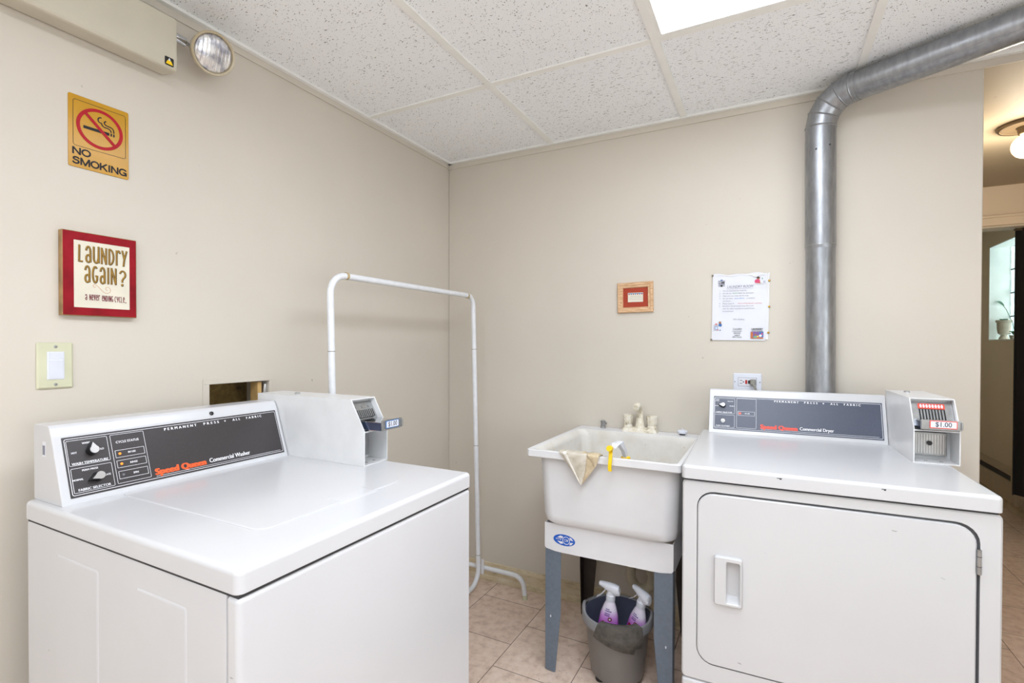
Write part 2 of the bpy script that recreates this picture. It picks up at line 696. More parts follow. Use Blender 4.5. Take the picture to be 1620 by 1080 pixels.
def frame(origin, ux, uy):
    """matrix mapping local x,y,z to the plane spanned by ux, uy at origin"""
    ux, uy = Vector(ux).normalized(), Vector(uy).normalized()
    n = ux.cross(uy)
    o = Vector(origin)
    return Matrix(((ux.x, uy.x, n.x, o.x), (ux.y, uy.y, n.y, o.y), (ux.z, uy.z, n.z, o.z), (0, 0, 0, 1)))


def tag(o, label, cat, group=None):
    o['label'] = label
    o['category'] = cat
    if group:
        o['group'] = group
    return o


def thing(name, label, cat, loc=(0, 0, 0), rz=0.0, group=None):
    o = bpy.data.objects.new(name, None)
    o.empty_display_size = .1
    COL.objects.link(o)
    o.location = loc
    o.rotation_euler = (0, 0, rz)
    return tag(o, label, cat, group)


def struct(name, mb, **kw):
    o = mb.build(name, **kw)
    o['kind'] = 'structure'
    return o


def wallgrid(mb, axis, at, thick, u0, u1, z0, z1, holes, m):
    """solid wall slab with rectangular holes; axis 'x' -> plane x=at (u is y), axis 'y' -> plane y=at (u is x)"""
    us = sorted({u0, u1} | {h[0] for h in holes} | {h[1] for h in holes})
    zs = sorted({z0, z1} | {h[2] for h in holes} | {h[3] for h in holes})
    inside = lambda u, z: any(h[0] < u < h[1] and h[2] < z < h[3] for h in holes)
    for a, b in zip(us[:-1], us[1:]):
        for c, d in zip(zs[:-1], zs[1:]):
            if inside((a + b) / 2, (c + d) / 2):
                continue
            if axis == 'x':
                mb.box(at, at + thick, a, b, c, d, m)
            else:
                mb.box(a, b, at, at + thick, c, d, m)
    # merge the cells into one skin
    bmesh.ops.remove_doubles(mb.bm, verts=list(mb.bm.verts), dist=1e-5)
    seen = {}
    for f in list(mb.bm.faces):
        k = tuple(sorted(v.index for v in f.verts)) if False else tuple(round(x, 4) for x in f.calc_center_median())
        seen.setdefault(k, []).append(f)
    kill = [f for fs in seen.values() if len(fs) > 1 for f in fs]
    bmesh.ops.delete(mb.bm, geom=kill, context='FACES')
    return mb


# ------------------------------------------------------------------ room shell
RX = 3.17      # right hand wall
YB = -4.2      # wall behind the camera
EX = 2.196     # end of the back wall, where the hallway opens

struct('floor', MB().box(-.12, RX + .6, YB - .12, 3.72, -.1, 0, 'floor'))
RECESS = (-1.307, -1.0985, .86, 1.0985)
wl = wallgrid(MB(), 'x', -.12, .12, YB - .12, 0.12, 0, H + .06, [RECESS], 'wall')
struct('wall_left', wl)
struct('wall_back', MB().box(0, EX, 0, .12, 0, H, 'wall', .003, 1))
FILL_WIN3 = (-3.6, -1.3, .85, 2.0)  # invented opening out of view, lets the side fill in
wr = wallgrid(MB(), 'x', RX, .12, YB - .12, 1.90, 0, H + .06, [FILL_WIN3], 'wall')
struct('wall_right', wr)
FILL_WIN1 = (.55, 1.55, .85, 2.0)  # invented openings behind the camera for the rear fill
FILL_WIN2 = (1.85, 2.85, .85, 2.0)
wf = wallgrid(MB(), 'y', YB - .12, .12, 0, RX, 0, H + .06, [FILL_WIN1, FILL_WIN2], 'wall')
struct('wall_front', wf)
for k, w in enumerate((FILL_WIN1, FILL_WIN2)):  # frames of the two added rear windows
    b = MB()
    x0, x1, z0, z1 = w
    y0, y1 = YB - .10, YB - .06
    for p in ((x0, x0 + .05, z0, z1), (x1 - .05, x1, z0, z1), (x0 + .05, x1 - .05, z0, z0 + .05), (x0 + .05, x1 - .05, z1 - .05, z1),
              ((x0 + x1) / 2 - .02, (x0 + x1) / 2 + .02, z0 + .05, z1 - .05)):
        b.box(p[0], p[1], y0, y1, p[2], p[3], 'coolwhite', .004, 1)
    struct('window_%d' % (k + 2), b)

b = MB()
y0, y1, z0, z1 = FILL_WIN3
for p in ((y0, y0 + .05, z0, z1), (y1 - .05, y1, z0, z1), (y0 + .05, y1 - .05, z0, z0 + .05), (y0 + .05, y1 - .05, z1 - .05, z1),
          ((y0 + y1) / 2 - .02, (y0 + y1) / 2 + .02, z0 + .05, z1 - .05)):
    b.box(RX + .05, RX + .09, p[0], p[1], p[2], p[3], 'coolwhite', .004, 1)
struct('window_4', b)  # frame of the added side window

# ceiling tiles lie on a T-bar grid
CX = [0, .6116, 1.2212, 1.8308, 2.4404, RX]
CY = [0, -.6194, -1.8386, -3.0578, YB]
LIGHTS = {(2, 1), (2, 2), (1, 3)}  # one visible panel; the rest are unseen, added to balance the light
b = MB('tile_fissure', 'tile_pin', 'tile_fissure_b', 'grid')
for i in range(len(CX) - 1):
    for j in range(len(CY) - 1):
        if (i, j) in LIGHTS:
            continue
        k = 'tile_fissure'
        if (i, j) in ((0, 0), (1, 1), (3, 0)):
            k = 'tile_pin'
        elif (i, j) == (0, 1):
            k = 'tile_fissure_b'
        b.box(CX[i], CX[i + 1], CY[j + 1], CY[j], H + .006, H + .03, k)
struct('ceiling', b)
b = MB()
for x in CX[1:-1]:
    b.box(x - .0125, x + .0125, YB, 0, H, H + .008, 'grid')
for y in CY[1:-1]:
    for i in range(len(CX) - 1):
        b.box(CX[i] + (.0125 if i else 0), CX[i + 1] - .0125, y - .0125, y + .0125, H + .0004, H + .008, 'grid')
struct('trim_1', b)
b = MB()
b.box(0, RX, -.022, 0, H - .003, H + .006, 'grid')
b.box(0, RX, -.006, 0, H - .028, H - .003, 'wall', .001, 1)
struct('trim_2', b)
b = MB()
b.box(0, .022, YB, 0, H - .003, H + .006, 'grid')
b.box(0, .006, YB, 0, H - .024, H - .003, 'wall', .001, 1)
struct('trim_3', b)

# fluorescent ceiling lights: one visible, the others added out of view as fill
for n, (i, j) in enumerate(sorted(LIGHTS, key=lambda q: (q != (2, 1), q))):
    x0, x1, y0, y1 = CX[i] + .0125, CX[i + 1] - .0125, CY[j + 1] + .0125, CY[j] - .0125
    if i == 4:
        x1 = x0 + .585
    if i == 0:
        x0 = x1 - .585
    lab = ['bright white fluorescent panel set flush in the ceiling grid', ][0]
    if n:
        lab = 'unseen fluorescent ceiling panel added for fill light'
    t = thing('ceiling_light', lab if n == 0 else lab, 'ceiling light', ((x0 + x1) / 2, (y0 + y1) / 2, H),
              group=None if n == 0 else 'added ceiling panels out of view')
    hx, hy = (x1 - x0) / 2, (y1 - y0) / 2
    f = MB()
    for a in ((-hx, -hx + .012, -hy, hy), (hx - .012, hx, -hy, hy), (-hx + .012, hx - .012, -hy, -hy + .012), (-hx + .012, hx - .012, hy - .012, hy)):
        f.box(a[0], a[1], a[2], a[3], .0005, .02, 'grid')
    f.box(-hx, hx, -hy, hy, .06, .065, 'grid')
    f.build('housing', t)
    MB().box(-hx + .012, hx - .012, -hy + .012, hy - .012, .004, .008, 'tube').build('diffuser', t)

# baseboards
prof = [(0, 0), (-.024, 0), (-.024, .012), (-.018, .022), (-.012, .026), (-.012, .066), (-.008, .074), (-.006, .086), (0, .088)]
struct('baseboard_back', MB().prism(prof, 0.013, EX, 'x', 'base'))
struct('baseboard_left', MB().prism([(-y, z) for y, z in prof], YB, 0, 'y', 'base'))

# recess in the left wall, with its flush frame
b = MB()
y0, y1, z0, z1 = RECESS
b.box(-.125, -.118, y0 - .08, y1 + .08, z0 - .05, z1 + .08, 'recess')
struct('trim_4', b)
b = MB()
yo0, yo1, zo1 = -1.327, -1.0865, 1.1165
b.box(0, .004, yo0, yo1, z1, zo1, 'wall', .001, 1)
b.box(0, .004, yo0, y0, z0 - .02, z1, 'wall', .001, 1)
b.box(0, .004, y1, yo1, z0 - .02, z1, 'wall', .001, 1)
b.box(0, .004, y0, y1, z0 - .02, z0, 'wall', .001, 1)
struct('trim_5', b)
t = thing('wall_stud', 'strip of pale raw wood inside the wall opening behind the white coin box', 'wood stud', (-.03, -1.1255, .862))
MB().box(-.02, .02, -.0075, .0075, 0, .233, 'stud', .001, 1).build('board', t)
t = thing('water_pipe', 'dark pipe and grey fitting at the right end of the wall opening', 'pipe', (-.030, -1.1090, .862))
MB().tube([(0, 0, 0), (0, 0, .19)], .0065, 'black', 12).build('pipe', t)
MB().tube([(.018, .004, .17), (.018, .004, .20), (.02, .004, .225)], [.007, .008, .006], 'silver', 12).build('fitting', t)

# hallway beyond the opening
struct('wall_hall_left', MB().box(EX - .12, EX, .12, 3.6, 0, H, 'hallwall'))
NI = (2.25, 3.236, 1.2735, 2.034)
wh = wallgrid(MB(), 'x', RX, .17, 1.90, 3.6, 0, H + .06, [NI], 'hallwall')
struct('wall_hall_right', wh)
struct('wall_hall_end', MB().box(EX - .12, RX + .2, 3.6, 3.72, 0, H, 'hallwall'))
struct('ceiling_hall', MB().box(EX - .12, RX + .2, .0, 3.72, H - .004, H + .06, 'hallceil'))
HY = 1.79
struct('wall_hall_header', MB().box(EX, RX, HY, HY + .12, 1.958, H, 'hallwall'))
b = MB()
b.box(EX, RX, HY - .018, HY, 1.952, 2.012, 'hallwall', .003, 1)
b.box(EX, RX, HY - .026, HY - .018, 1.998, 2.014, 'hallwall', .003, 1)
b.box(EX, RX, HY - .010, HY + .12, 1.940, 1.9515, 'trim', .002, 1)
struct('trim_6', b)
# niche lining
y0, y1, z0, z1 = NI
b = MB()
b.box(RX - .001, RX + .17, y1 - .002, y1 + .004, z0, z1, 'nichepaint')
b.box(RX - .001, RX + .17, y0, y1 - .002, z1 - .003, z1 + .004, 'nichepaint')
b.box(RX - .004, RX + .17, y0, y1 - .002, z0 - .006, z0 + .002, 'nichepaint')
struct('trim_7', b)
t = MB()
nb = 4
hz = (z1 - z0) / nb
ny = 5
wy = (y1 - y0) / ny
for i in range(ny):
    for k in range(nb):
        a, c = y0 + i * wy, z0 + k * hz
        t.box(RX + .125, RX + .165, a + .005, a + wy - .005, c + .005, c + hz - .005, 'glassblock', .006, 2)
for i in range(ny + 1):
    t.box(RX + .13, RX + .16, y0 + i * wy - .005, y0 + i * wy + .005, z0, z1, 'mortar')
for k in range(nb + 1):
    t.box(RX + .129, RX + .159, y0, y1, z0 + k * hz - .005, z0 + k * hz + .005, 'mortar')
struct('window_1', t)

# ------------------------------------------------------------------ hallway things
t = thing('hall_ceiling_lamp', 'round hallway ceiling lamp with warm glass globe', 'ceiling lamp', (2.545, .72, H - .004))
hl_ = bpy.data.lights.new('hall_bulb', 'POINT')
hl_.energy, hl_.color, hl_.shadow_soft_size = HALL, (1.0, .88, .70), .02
hl_ = bpy.data.objects.new('hall_bulb', hl_)
COL.objects.link(hl_)
hl_.location = (2.545, .72, H - .19)
cp = MB().lathe([(.0, 0), (.098, 0), (.099, -.008), (.094, -.014), (.088, -.014)], 'bronze', 40, cap0=False, cap1=False)
cp.lathe([(.088, -.014), (.086, -.011), (.074, -.014), (.060, -.011), (.036, -.012)], 'canopy', 40, cap0=False, cap1=False)
cp.lathe([(.036, -.012), (.032, -.016), (.028, -.04), (.0, -.04)], 'bronze', 40, cap0=False, cap1=False)
cp.build('canopy', t)
g = [(.0001, -.145)] + [(.052 * sin(a), -.094 - .052 * cos(a)) for a in [radians(x) for x in range(12, 160, 12)]] + [(.022, -.04)]
MB().lathe(g, 'globe', 28, cap0=True, cap1=True).build('globe', t)

t = thing('baseboard_heater', 'long beige baseboard heater low on the hallway wall', 'heater', (RX, 2.5, 0))
MB().prism([(0, .085), (-.055, .085), (-.065, .10), (-.065, .235), (-.045, .24), (-.045, .285), (-.07, .287), (-.07, .30), (0, .31)], .06, 1.08, 'y', 'heater', .002, 1).build('cover', t)
MB().prism([(0, .083), (-.07, .083), (-.074, .10), (-.074, .30), (0, .315)], 0, .06, 'y', 'heater', .004, 2).build('end_cap', t)
MB().box(-.052, -.044, .06, 1.08, .237, .286, 'gap').build('vent_slot', t)
struct('baseboard_hall', MB().prism([(RX, 0), (RX - .02, 0), (RX - .018, .04), (RX - .01, .08), (RX, .085)], 1.9, 3.6, 'y', 'base'))

# dark curtain hanging at the right of the hall doorway
t = thing('curtain', 'black curtain hanging in the hallway doorway beside the glass block window', 'curtain', (2.875, 1.86, .31))
loops = []
for zz, amp in ((0, 1.15), (.05, 1.12), (.5, 1.0), (1.0, .95), (1.63, .9)):
    lp = []
    for i in range(41):
        u = i / 40
        lp.append((.007 + .285 * u, .016 * amp * sin(u * 30) - .002, zz))
    for i in range(40, -1, -1):
        u = i / 40
        lp.append((.007 + .285 * u, .016 * amp * sin(u * 30) + .010, zz))
    loops.append(lp)
MB().loft(loops, 'curtain').build('fabric', t)
MB().tube([(.0, .004, 1.622), (.294, .004, 1.622)], .006, 'bronze', 10).build('rod', t)


def urn(loc, h, r, label):
    t = thing('planter_urn', label, 'plant pot', loc, group=None)
    k = h / .16
    MB().lathe([(0, 0), (r * .62, 0), (r * .62, .012 * k), (r * .4, .03 * k), (r * .42, .036 * k), (r * .75, .05 * k), (r * .88, .09 * k), (r * .9, .14 * k),
                (r * 1.05, .145 * k), (r * 1.05, .16 * k), (r * .92, .16 * k), (r * .85, .12 * k), (0, .12 * k)], 'urn', 28, cap0=False, cap1=False).build('pot', t)
    return t


def leaf(mb, base, tip, w, lift, n=10, m='leaf'):
    b0, t0 = Vector(base), Vector(tip)
    d = (t0 - b0)
    side = d.cross(Vector((0, 0, 1)))
    side = side.normalized() if side.length > 1e-4 else Vector((1, 0, 0))
    lo = []
    for i in range(n + 1):
        u = i / n
        p = b0 + d * u + Vector((0, 0, lift * sin(pi * u)))
        ww = w * (sin(pi * min(1, u * .92 + .04)) ** .8) / 2
        up = Vector((0, 0, .0012))
        lo.append([p - side * ww + up * 1.5, p - up, p + side * ww + up * 1.5, p + up])
    mb.loft(lo, m)


t = urn((3.235, 3.15, z0 + .002), .155, .048, 'stone urn with small green leaves on the window sill')
b = MB()
leaf(b, (0, 0, .125), (-.012, .035, .165), .03, .01)
leaf(b, (0, 0, .125), (-.01, -.045, .15), .018, .02)
leaf(b, (.005, 0, .125), (.025, .04, .165), .03, .015)
leaf(b, (-.005, 0, .125), (-.02, -.035, .16), .03, .015)
leaf(b, (0, 0, .125), (-.02, .03, .165), .03, .01)
b.build('leaves', t)
t = thing('leafy_plant', 'small dark leafy plant with one long arching leaf on the sill', 'plant', (3.235, 2.93, z0 + .002))
MB().lathe([(0, 0), (.03, 0), (.038, .03), (.034, .03), (.03, .02), (0, .02)], 'urn', 20, cap0=False, cap1=False).build('pot', t)
b = MB()
for i in range(9):
    a = i * 2 * pi / 9
    leaf(b, (0, 0, .02), (.035 * cos(a), .06 * sin(a), .035 + .02 * (i % 2)), .035, .02)
b.tube([(0, 0, .02), (.0, .06, .13), (-.01, .15, .24), (-.01, .20, .268)], .002, 'leaf', 8)
leaf(b, (-.01, .19, .265), (-.02, .40, .310), .030, .025)
b.build('leaves', t)

# ------------------------------------------------------------------ appliances
Z0, SL = .888, .35           # console foot height and slope


def slant_frame(y_foot):
    """frame on the sloping console face: x along the width, y up the slope, origin at local x=0, z=Z0"""
    return frame((0, y_foot, Z0), (1, 0, 0), (0, SL, 1))


def V(z):                     # height -> distance up the slope
    return (z - Z0) * math.sqrt(1 + SL * SL)


def appliance(root, w, depth, body_mat, console, meter, price_mat, panel_mat, kind):
    cx0, cx1, cyf = console
    bm_ = body_mat
    # cabinet
    if kind == 'washer':
        c = MB().box(.004, w - .004, .034, depth, .02, .8455, bm_, .006, 2)
        # embossed rectangles in both sides
        for sx in (-1, 1):
            xb = .004 if sx < 0 else w - .004
            for a, e in ((.135, .287), (.416, .583)):
                c.loft([[(xb, p[0], p[1]) for p in rrect(a, e, .12, .80, .006, 3)],
                        [(xb + sx * .0028, p[0], p[1]) for p in rrect(a + .004, e - .004, .124, .796, .005, 3)]], bm_, False, True)
        c.build('cabinet', root)
        MB().box(.002, w - .002, .002, .0335, .02, .8455, bm_, .009, 4).build('front_panel', root)
    else:
        MB().box(.004, w - .004, .034, depth, .02, .846, bm_, .006, 2).build('cabinet', root)
        f = MB(bm_, 'chan')
        o2 = rrect(.002, w + .002, .283, .845, .012, 6)
        o1 = rrect(.006, w - .002, .287, .841, .009, 6)
        i1 = rrect(.041, .6495, .335, .8185, .045, 6)
        y = lambda lp, d: [(p[0], d, p[1]) for p in lp]
        f.loft([y(o2, .034), y(o2, .015), y(o1, .011), y(i1, .011)], bm_, True, False)
        f.loft([y(i1, .011), y(i1, .028)], 'chan', False, True)
        f.build('front_panel', root)
        f = MB().box(.002, w + .002, .011, .0335, .07, .2805, bm_, .008, 3)
        f.build('lower_panel', root)
        MB().box(.01, w - .01, .05, .0335 + .03, .004, .068, 'gap').build('toe_kick', root)
        # door with a moulded pull
        d = MB(bm_)
        d0 = rrect(.0425, .6435, .337, .8125, .042, 6)
        d1 = rrect(.0455, .6405, .340, .8095, .040, 6)
        h0 = rrect(.087, .158, .514, .647, .006, 6)
        d.loft([y(d0, .027), y(d0, .012), y(d1, .009), y(h0, .009)], bm_, True, False)
        dr = d.build('door', root)
        hb = MB(bm_)
        h1 = rrect(.0895, .1555, .5165, .6445, .006, 6)
        p0 = rrect(.1165, .1535, .521, .637, .006, 6)
        p1 = rrect(.118, .1515, .5235, .6345, .005, 6)
        p2 = [(.1175 + (p[0] - .118) * 1.0, p[1]) for p in rrect(.118, .149, .536, .632, .005, 6)]
        hb.loft([y(h0, .009), y(h0, .001), y(h1, -.003), y(p0, -.003), y(p1, -.001), y(p2, .022)], bm_, False, True)
        hb.build('door_handle', dr)
        hg = MB().tube([(.6465, .007, .705), (.6465, .007, .762)], .0042, 'steel', 10)
        hg.box(.6435, .6465, .008, .012, .706, .761, 'steel')
        for zz in (.722, .745):
            hg.tube([(.6465, .007, zz), (.6465, .007, zz + .0012)], .0046, 'gap', 10)
        hg.build('hinge', dr)
    # dark seam under the top, the top itself
    MB().box(.0055, w - .0055, .0065 if kind == 'washer' else .0135, depth - .004, .8440, .8515, 'gap').build('seam_gasket', root)
    zz = lambda i, d, r_: [(p[0], p[1], d) for p in rrect(i, w - i, i, depth - i, max(.002, r_ - i), 6)]
    tp = MB(bm_)
    tp.loft([zz(.0015, .8510, .013), zz(.0003, .8516, .013), zz(0, .8530, .013), zz(0, .8795, .013)] +
            [zz(.0093 * (1 - cos(radians(a))), .8795 + .0093 * sin(radians(a)), .013) for a in (15, 30, 45, 60, 75, 90)], bm_, True, True)
    if kind == 'dryer':
        for (px, py, s_) in ((.238, .0005, 1.0), (.462, .0005, .8)):
            tp.box(px, px + .012 * s_, py - .0007, py + .004, .8772, .8790, 'gap')
            tp.box(px + .006 * s_, px + .011 * s_, py - .0007, py + .002, .8750, .8780, 'gap')
    tp.build('top_panel', root)
    if kind == 'washer':
        l0 = rrect(.118, .510, .110, .600, .032, 6)
        l1 = rrect(.121, .507, .113, .597, .030, 6)
        z = lambda lp, d: [(p[0], p[1], d) for p in lp]
        ld = MB(bm_).loft([z(l0, .8868), z(l0, .8898), z(l1, .8914)], bm_, False, True).build('lid', root)
        MB().loft([[(x, .100, .8888), (x, .112, .8888 + q), (x, .150, .8914 + q * .2), (x, .152, .8888)] for x, q in
                   ((.300, .0004), (.312, .0035), (.400, .0035), (.412, .0004))], bm_).build('lid_handle', ld)
    # console
    fr = slant_frame(cyf)
    zt = 1.052
    yt = cyf + SL * (1.043 - Z0)
    bk_ = max(depth, yt + .021)
    prof = [(cyf, Z0), (cyf + SL * (1.030 - Z0), 1.030), (yt + .002, 1.044), (yt + .005, 1.049), (yt + .010, zt), (bk_ - .006, zt), (bk_, zt - .006), (bk_, Z0)]
    cs = MB().prism(prof, cx0, cx1, 'x', bm_, .0022, 3).build('console', root)
    k0, k1 = cx0 + .0155 * (cx1 - cx0) / .539, cx1 - .0105 * (cx1 - cx0) / .539
    q0, q1 = V(.9015), V(1.0245)
    p = MB(panel_mat)
    p.loft([[(a[0], a[1], .0) for a in rrect(k0, k1, q0, q1, .001, 2)], [(a[0], a[1], .0012) for a in rrect(k0, k1, q0, q1, .001, 2)]], panel_mat, False, True, X=fr)
    p.build('control_panel', cs)
    return cs, fr, k0, k1, q0, q1


def outline(mb, fr, x0, x1, y0, y1, r, t, m='white', z=.0016):
    mb.ring(rrect(x0, x1, y0, y1, r, 4), rrect(x0 + t, x1 - t, y0 + t, y1 - t, max(r - t, .0004), 4), m, fr @ Matrix.Translation((0, 0, z)))


def T(fr, x, y, rot=0.0, z=.0017):
    return fr @ Matrix.Translation((x, y, z)) @ Matrix.Rotation(rot, 4, 'Z')


def pointer_knob(fr, x, z, ang, cs, r=.0085, top='silver'):
    k = MB('black', top)
    X = fr @ Matrix.Translation((x, V(z), .0012)) @ Matrix.Rotation(ang, 4, 'Z')

    def drop(rr, L):
        pts = []
        for i in range(24):
            a = radians(40) + radians(280) * i / 23
            pts.append((rr * cos(a), rr * sin(a)))
        # tip along +x
        return pts[:] + [(L, 0)]
    k.loft([[(a, b_, 0) for a, b_ in drop(r * 1.25, r * 2.3)], [(a, b_, .016) for a, b_ in drop(r * 1.05, r * 2.05)]], 'black', False, True, X=X)
    k.loft([[(a, b_, .016) for a, b_ in drop(r, r * 1.95)], [(a, b_, .0172) for a, b_ in drop(r * .96, r * 1.85)]], top, False, True, X=X)
    return k.build('selector_knob', cs)


def coin_meter(root, x0, x1, yf, yb, slide_out, kind, ybot=None):
    """open fronted steel coin box bolted to the top; x0..x1 wide, front yf"""
    zb, zc, zt = .8890, .9855, 1.0712
    ys = yf + .050
    th = .003
    m = 'plate'
    side = [(yf, zb), (yf, zc), (ys, zt), (yb, zt), (yb, zb)]
    b = MB(m)
    b.prism(side, x0, x0 + th, 'x', m)
    b.prism(side, x1 - th, x1, 'x', m)
    b.box(x0 + th, x1 - th, ys - .001, yb, zt - th, zt, m)                       # roof
    b.box(x0 + th, x1 - th, yb - th, yb, zb, zt - th, m)                         # back
    b.box(x0 + th, x1 - th, yf + .001, yb - th, zb, zb + th, m)                  # bottom
    b.prism([(yf + .0005, zc - .001), (yf + .0005, zc - .004), (yf + .075, zc - .012), (yf + .075, zc - .009)], x0 + th, x1 - th, 'x', m)   # shelf
    b.box(x0 + th, x1 - th, yf + .072, yf + .075, zb + th, zt - th, m)           # inner partition
    cm = b.build('coin_meter', root)
    # upper mechanism face, parallel to the slope
    fm = frame((0, yf + .022, zc + .004), (1, 0, 0), (0, .050, .0857))
    q = MB('steel')
    q.box(x0 + th + .001, x1 - th - .001, .004, .080, -.002, .0, 'steel', X=fm)
    wx = x1 - x0
    if kind == 'dryer':
        q.loft([[(a[0], a[1], .0002) for a in rrect(x0 + .022, x1 - .022, .058, .074, .001, 2)], [(a[0], a[1], .003) for a in rrect(x0 + .022, x1 - .022, .058, .074, .001, 2)]], 'redorange', False, True, X=fm)
        for i in range(8):
            xx = x0 + .0285 + i * (wx - .057) / 7
            q.loft([[(a[0], a[1], .003) for a in circ(xx, .066, .0026, 14, .0058)], [(a[0], a[1], .0036) for a in circ(xx, .066, .0026, 14, .0058)]], 'coolwhite', False, True, X=fm)
        for i in range(9):
            xx = x0 + .0245 + i * (wx - .049) / 8
            q.box(xx - .0016, xx + .0016, .026, .056, 0, .003, 'black', X=fm)
    else:
        for i in range(9):
            xx = x0 + .016 + i * (wx - .036) / 8
            q.box(xx - .0012, xx + .0012, .030, .054, 0, .006, 'black', X=fm)
            q.box(xx + .0012, xx + .003, .030, .054, 0, .009, 'chrome', X=fm)
        for i in range(3):
            xx = x0 + .022 + i * .025
            q.lathe([(0, .0), (.0042, 0), (.0038, .003), (0, .0035)], 'chrome', 14, X=fm @ Matrix.Translation((xx, .066, 0)), cap0=False, cap1=False)
    q.build('coin_mechanism', cm)
    # the push slide
    sx0, sx1 = x0 + .011, x1 - .011
    zs = zc + .0185
    s_ = MB('chrome')
    yo = yf - slide_out
    s_.box(sx0, sx1, yo + .006, yf + .045, zs + .006, zs + .0085, 'chrome', .0005, 1)           # top plate
    s_.prism([(yo + .006, zs + .006), (yo + .012, zs - .014), (yf + .04, zs - .014), (yf + .04, zs + .006)], sx0, sx0 + .0025, 'x', 'darksteel')
    s_.prism([(yo + .006, zs + .006), (yo + .012, zs - .014), (yf + .04, zs - .014), (yf + .04, zs + .006)], sx1 - .0025, sx1, 'x', 'darksteel')
    s_.box(sx0, sx1, yo + .010, yf + .04, zs - .0155, zs - .0135, 'chrome')
    s_.box(sx0 - .001, sx1 + .006, yo, yo + .008, zs - .013, zs + .014, 'steel', .002, 2)
    s_.box(sx1 + .002, sx1 + .006, yo - .0045, yo + .004, zs - .010, zs + .011, 'steel', .001, 1)
    s_.box(sx0 + .004, sx1 - .004, yo - .002, yo + .002, zs - .013, zs - .010, 'steel', .0008, 1)
    s_.build('coin_slide', cm)
    lb = MB('coolwhite')
    fl = frame(((sx0 + sx1) / 2 + (.006 if kind == 'dryer' else 0), yo - .0012, zs + .002), (1, 0, 0), (0, 0, 1))
    bw = .030 if kind == 'dryer' else .026
    edge = 'redorange' if kind == 'dryer' else 'clipblue'
    lb.box(-bw, bw, -.0105, .0105, -.0012, .0002, edge, X=fl)
    lb.box(-bw + .0018, bw - .0018, -.0085, .0085, .0, .0005, 'coolwhite', X=fl)
    lb.text('$1.00', .0185, 'inkblack', fl @ Matrix.Translation((0, 0, .0008)), bold=.006, sx=.88)
    lb.build('price_label', cm)
    # lower money box
    dz0, dz1 = zb + .014, zc - .014
    d = MB('steel')
    d.box(x0 + th + .002, x1 - th - .012, yf + .055, yf + .071, dz0, dz1, 'steel', .0015, 1)
    if kind == 'dryer':
        for i in range(12):
            xx = x0 + .012 + i * (wx - .036) / 11
            d.box(xx, xx + .0022, yf + .0540, yf + .0552, dz0 + .006, dz1 - .006, 'silver')
        d.lathe([(.0, -.003), (.0062, -.003), (.0066, 0), (.0, 0)], 'black', 20, X=frame(((x0 + x1) / 2 - .003, yf + .053, (dz0 + dz1) / 2 + .003), (1, 0, 0), (0, 0, 1)) @ Matrix.Translation((0, 0, .003)), cap0=False, cap1=True)
    d.build('coin_drawer', cm)
    for fx in (.32, .66):
        sc = MB('steel')
        sc.lathe([(0, 0), (.0045, 0), (.004, .0015), (0, .0018)], 'steel', 14, X=Matrix.Translation((x0 + wx * fx, yf + .022, zb + th)), cap0=False, cap1=False)
        sc.build('screw', cm)
    lk = MB().lathe([(.0085, 0), (.0085, .004), (.007, .005), (.0, .005)], 'chrome', 20, X=Matrix.Translation(((x0 + x1) / 2 - .012, (ys + yb) / 2 + .06, zt)), cap0=True, cap1=False)
    lk.build('lock', cm)
    return cm


# --- washer
washer = thing('washing_machine', 'white top-loading coin washer with charcoal control panel against the left wall', 'washing machine', (.855, -1.785, 0), pi / 2)
WW = .651
cs, fr, k0, k1, q0, q1 = appliance(washer, WW, .722, 'enamel', (.0165, .5565, .591), None, None, 'panel_w', 'washer')
g = MB('white')
outline(g, fr, k0 + .003, k1 - .003, q0 + .004, q1 - .004, .004, .0011)
outline(g, fr, .0378, .1123, V(.9645), V(1.0165), .0022, .0008)
outline(g, fr, .0385, .1126, V(.9095), V(.9593), .0022, .0008)
outline(g, fr, .1178, .1862, V(.9110), V(1.0170), .0022, .0008)
for zc_ in (.9824 - .0085, .9515, .9283):
    pass
for zt_, zb_ in ((.9822, .9660), (.9600, .9438), (.9368, .9200)):
    outline(g, fr, .1226, .1818, V(zb_), V(zt_), .0004, .0008)
for a in (('HOT', 0.0445, 0.0541, 0.9907, 0.0038), ('WARM', 0.0655, 0.0795, 1.0082, 0.0039), ('COLD', 0.0908, 0.1031, 0.9911, 0.0040),
          ('WASH TEMPERATURE', 0.0424, 0.1078, 0.9682, 0.0050), ('PERM PRESS', 0.0581, 0.0864, 0.9531, 0.0038), ('NORMAL', 0.0396, 0.0578, 0.9357, 0.0038),
          ('DELICATE', 0.0866, 0.1078, 0.9356, 0.0039), ('FABRIC SELECTOR', 0.0467, 0.1049, 0.9147, 0.0052), ('CYCLE STATUS', 0.1277, 0.1736, 0.9997, 0.0052),
          ('IN USE', 0.1482, 0.1632, 0.9748, 0.0041), ('RINSE', 0.1487, 0.1635, 0.9519, 0.0040), ('SPIN', 0.1512, 0.1616, 0.9284, 0.0041)):
    g.fit(a[0], a[1], a[2], V(a[3]), a[4], 'white', fr, fat=.00016)
for a in (('PERMANENT', 0.2325, 0.3104, 1.0132, 0.0062), ('PRESS', 0.3290, 0.3698, 1.0132, 0.0062), ('ALL', 0.4090, 0.4312, 1.0132, 0.0062), ('FABRIC', 0.4499, 0.4974, 1.0132, 0.0062)):
    g.fit(a[0], a[1], a[2], V(a[3]), a[4], 'white', fr, space=1.7, fat=.0004)
g.lathe([(0, 0), (.0022, 0)], 'white', 12, X=T(fr, .3873, V(1.0132)), cap0=False, cap1=True)
g.fit('Speed Queen', .1964, .3144, V(.9195), .0142, 'orange', fr, fat=.0017)
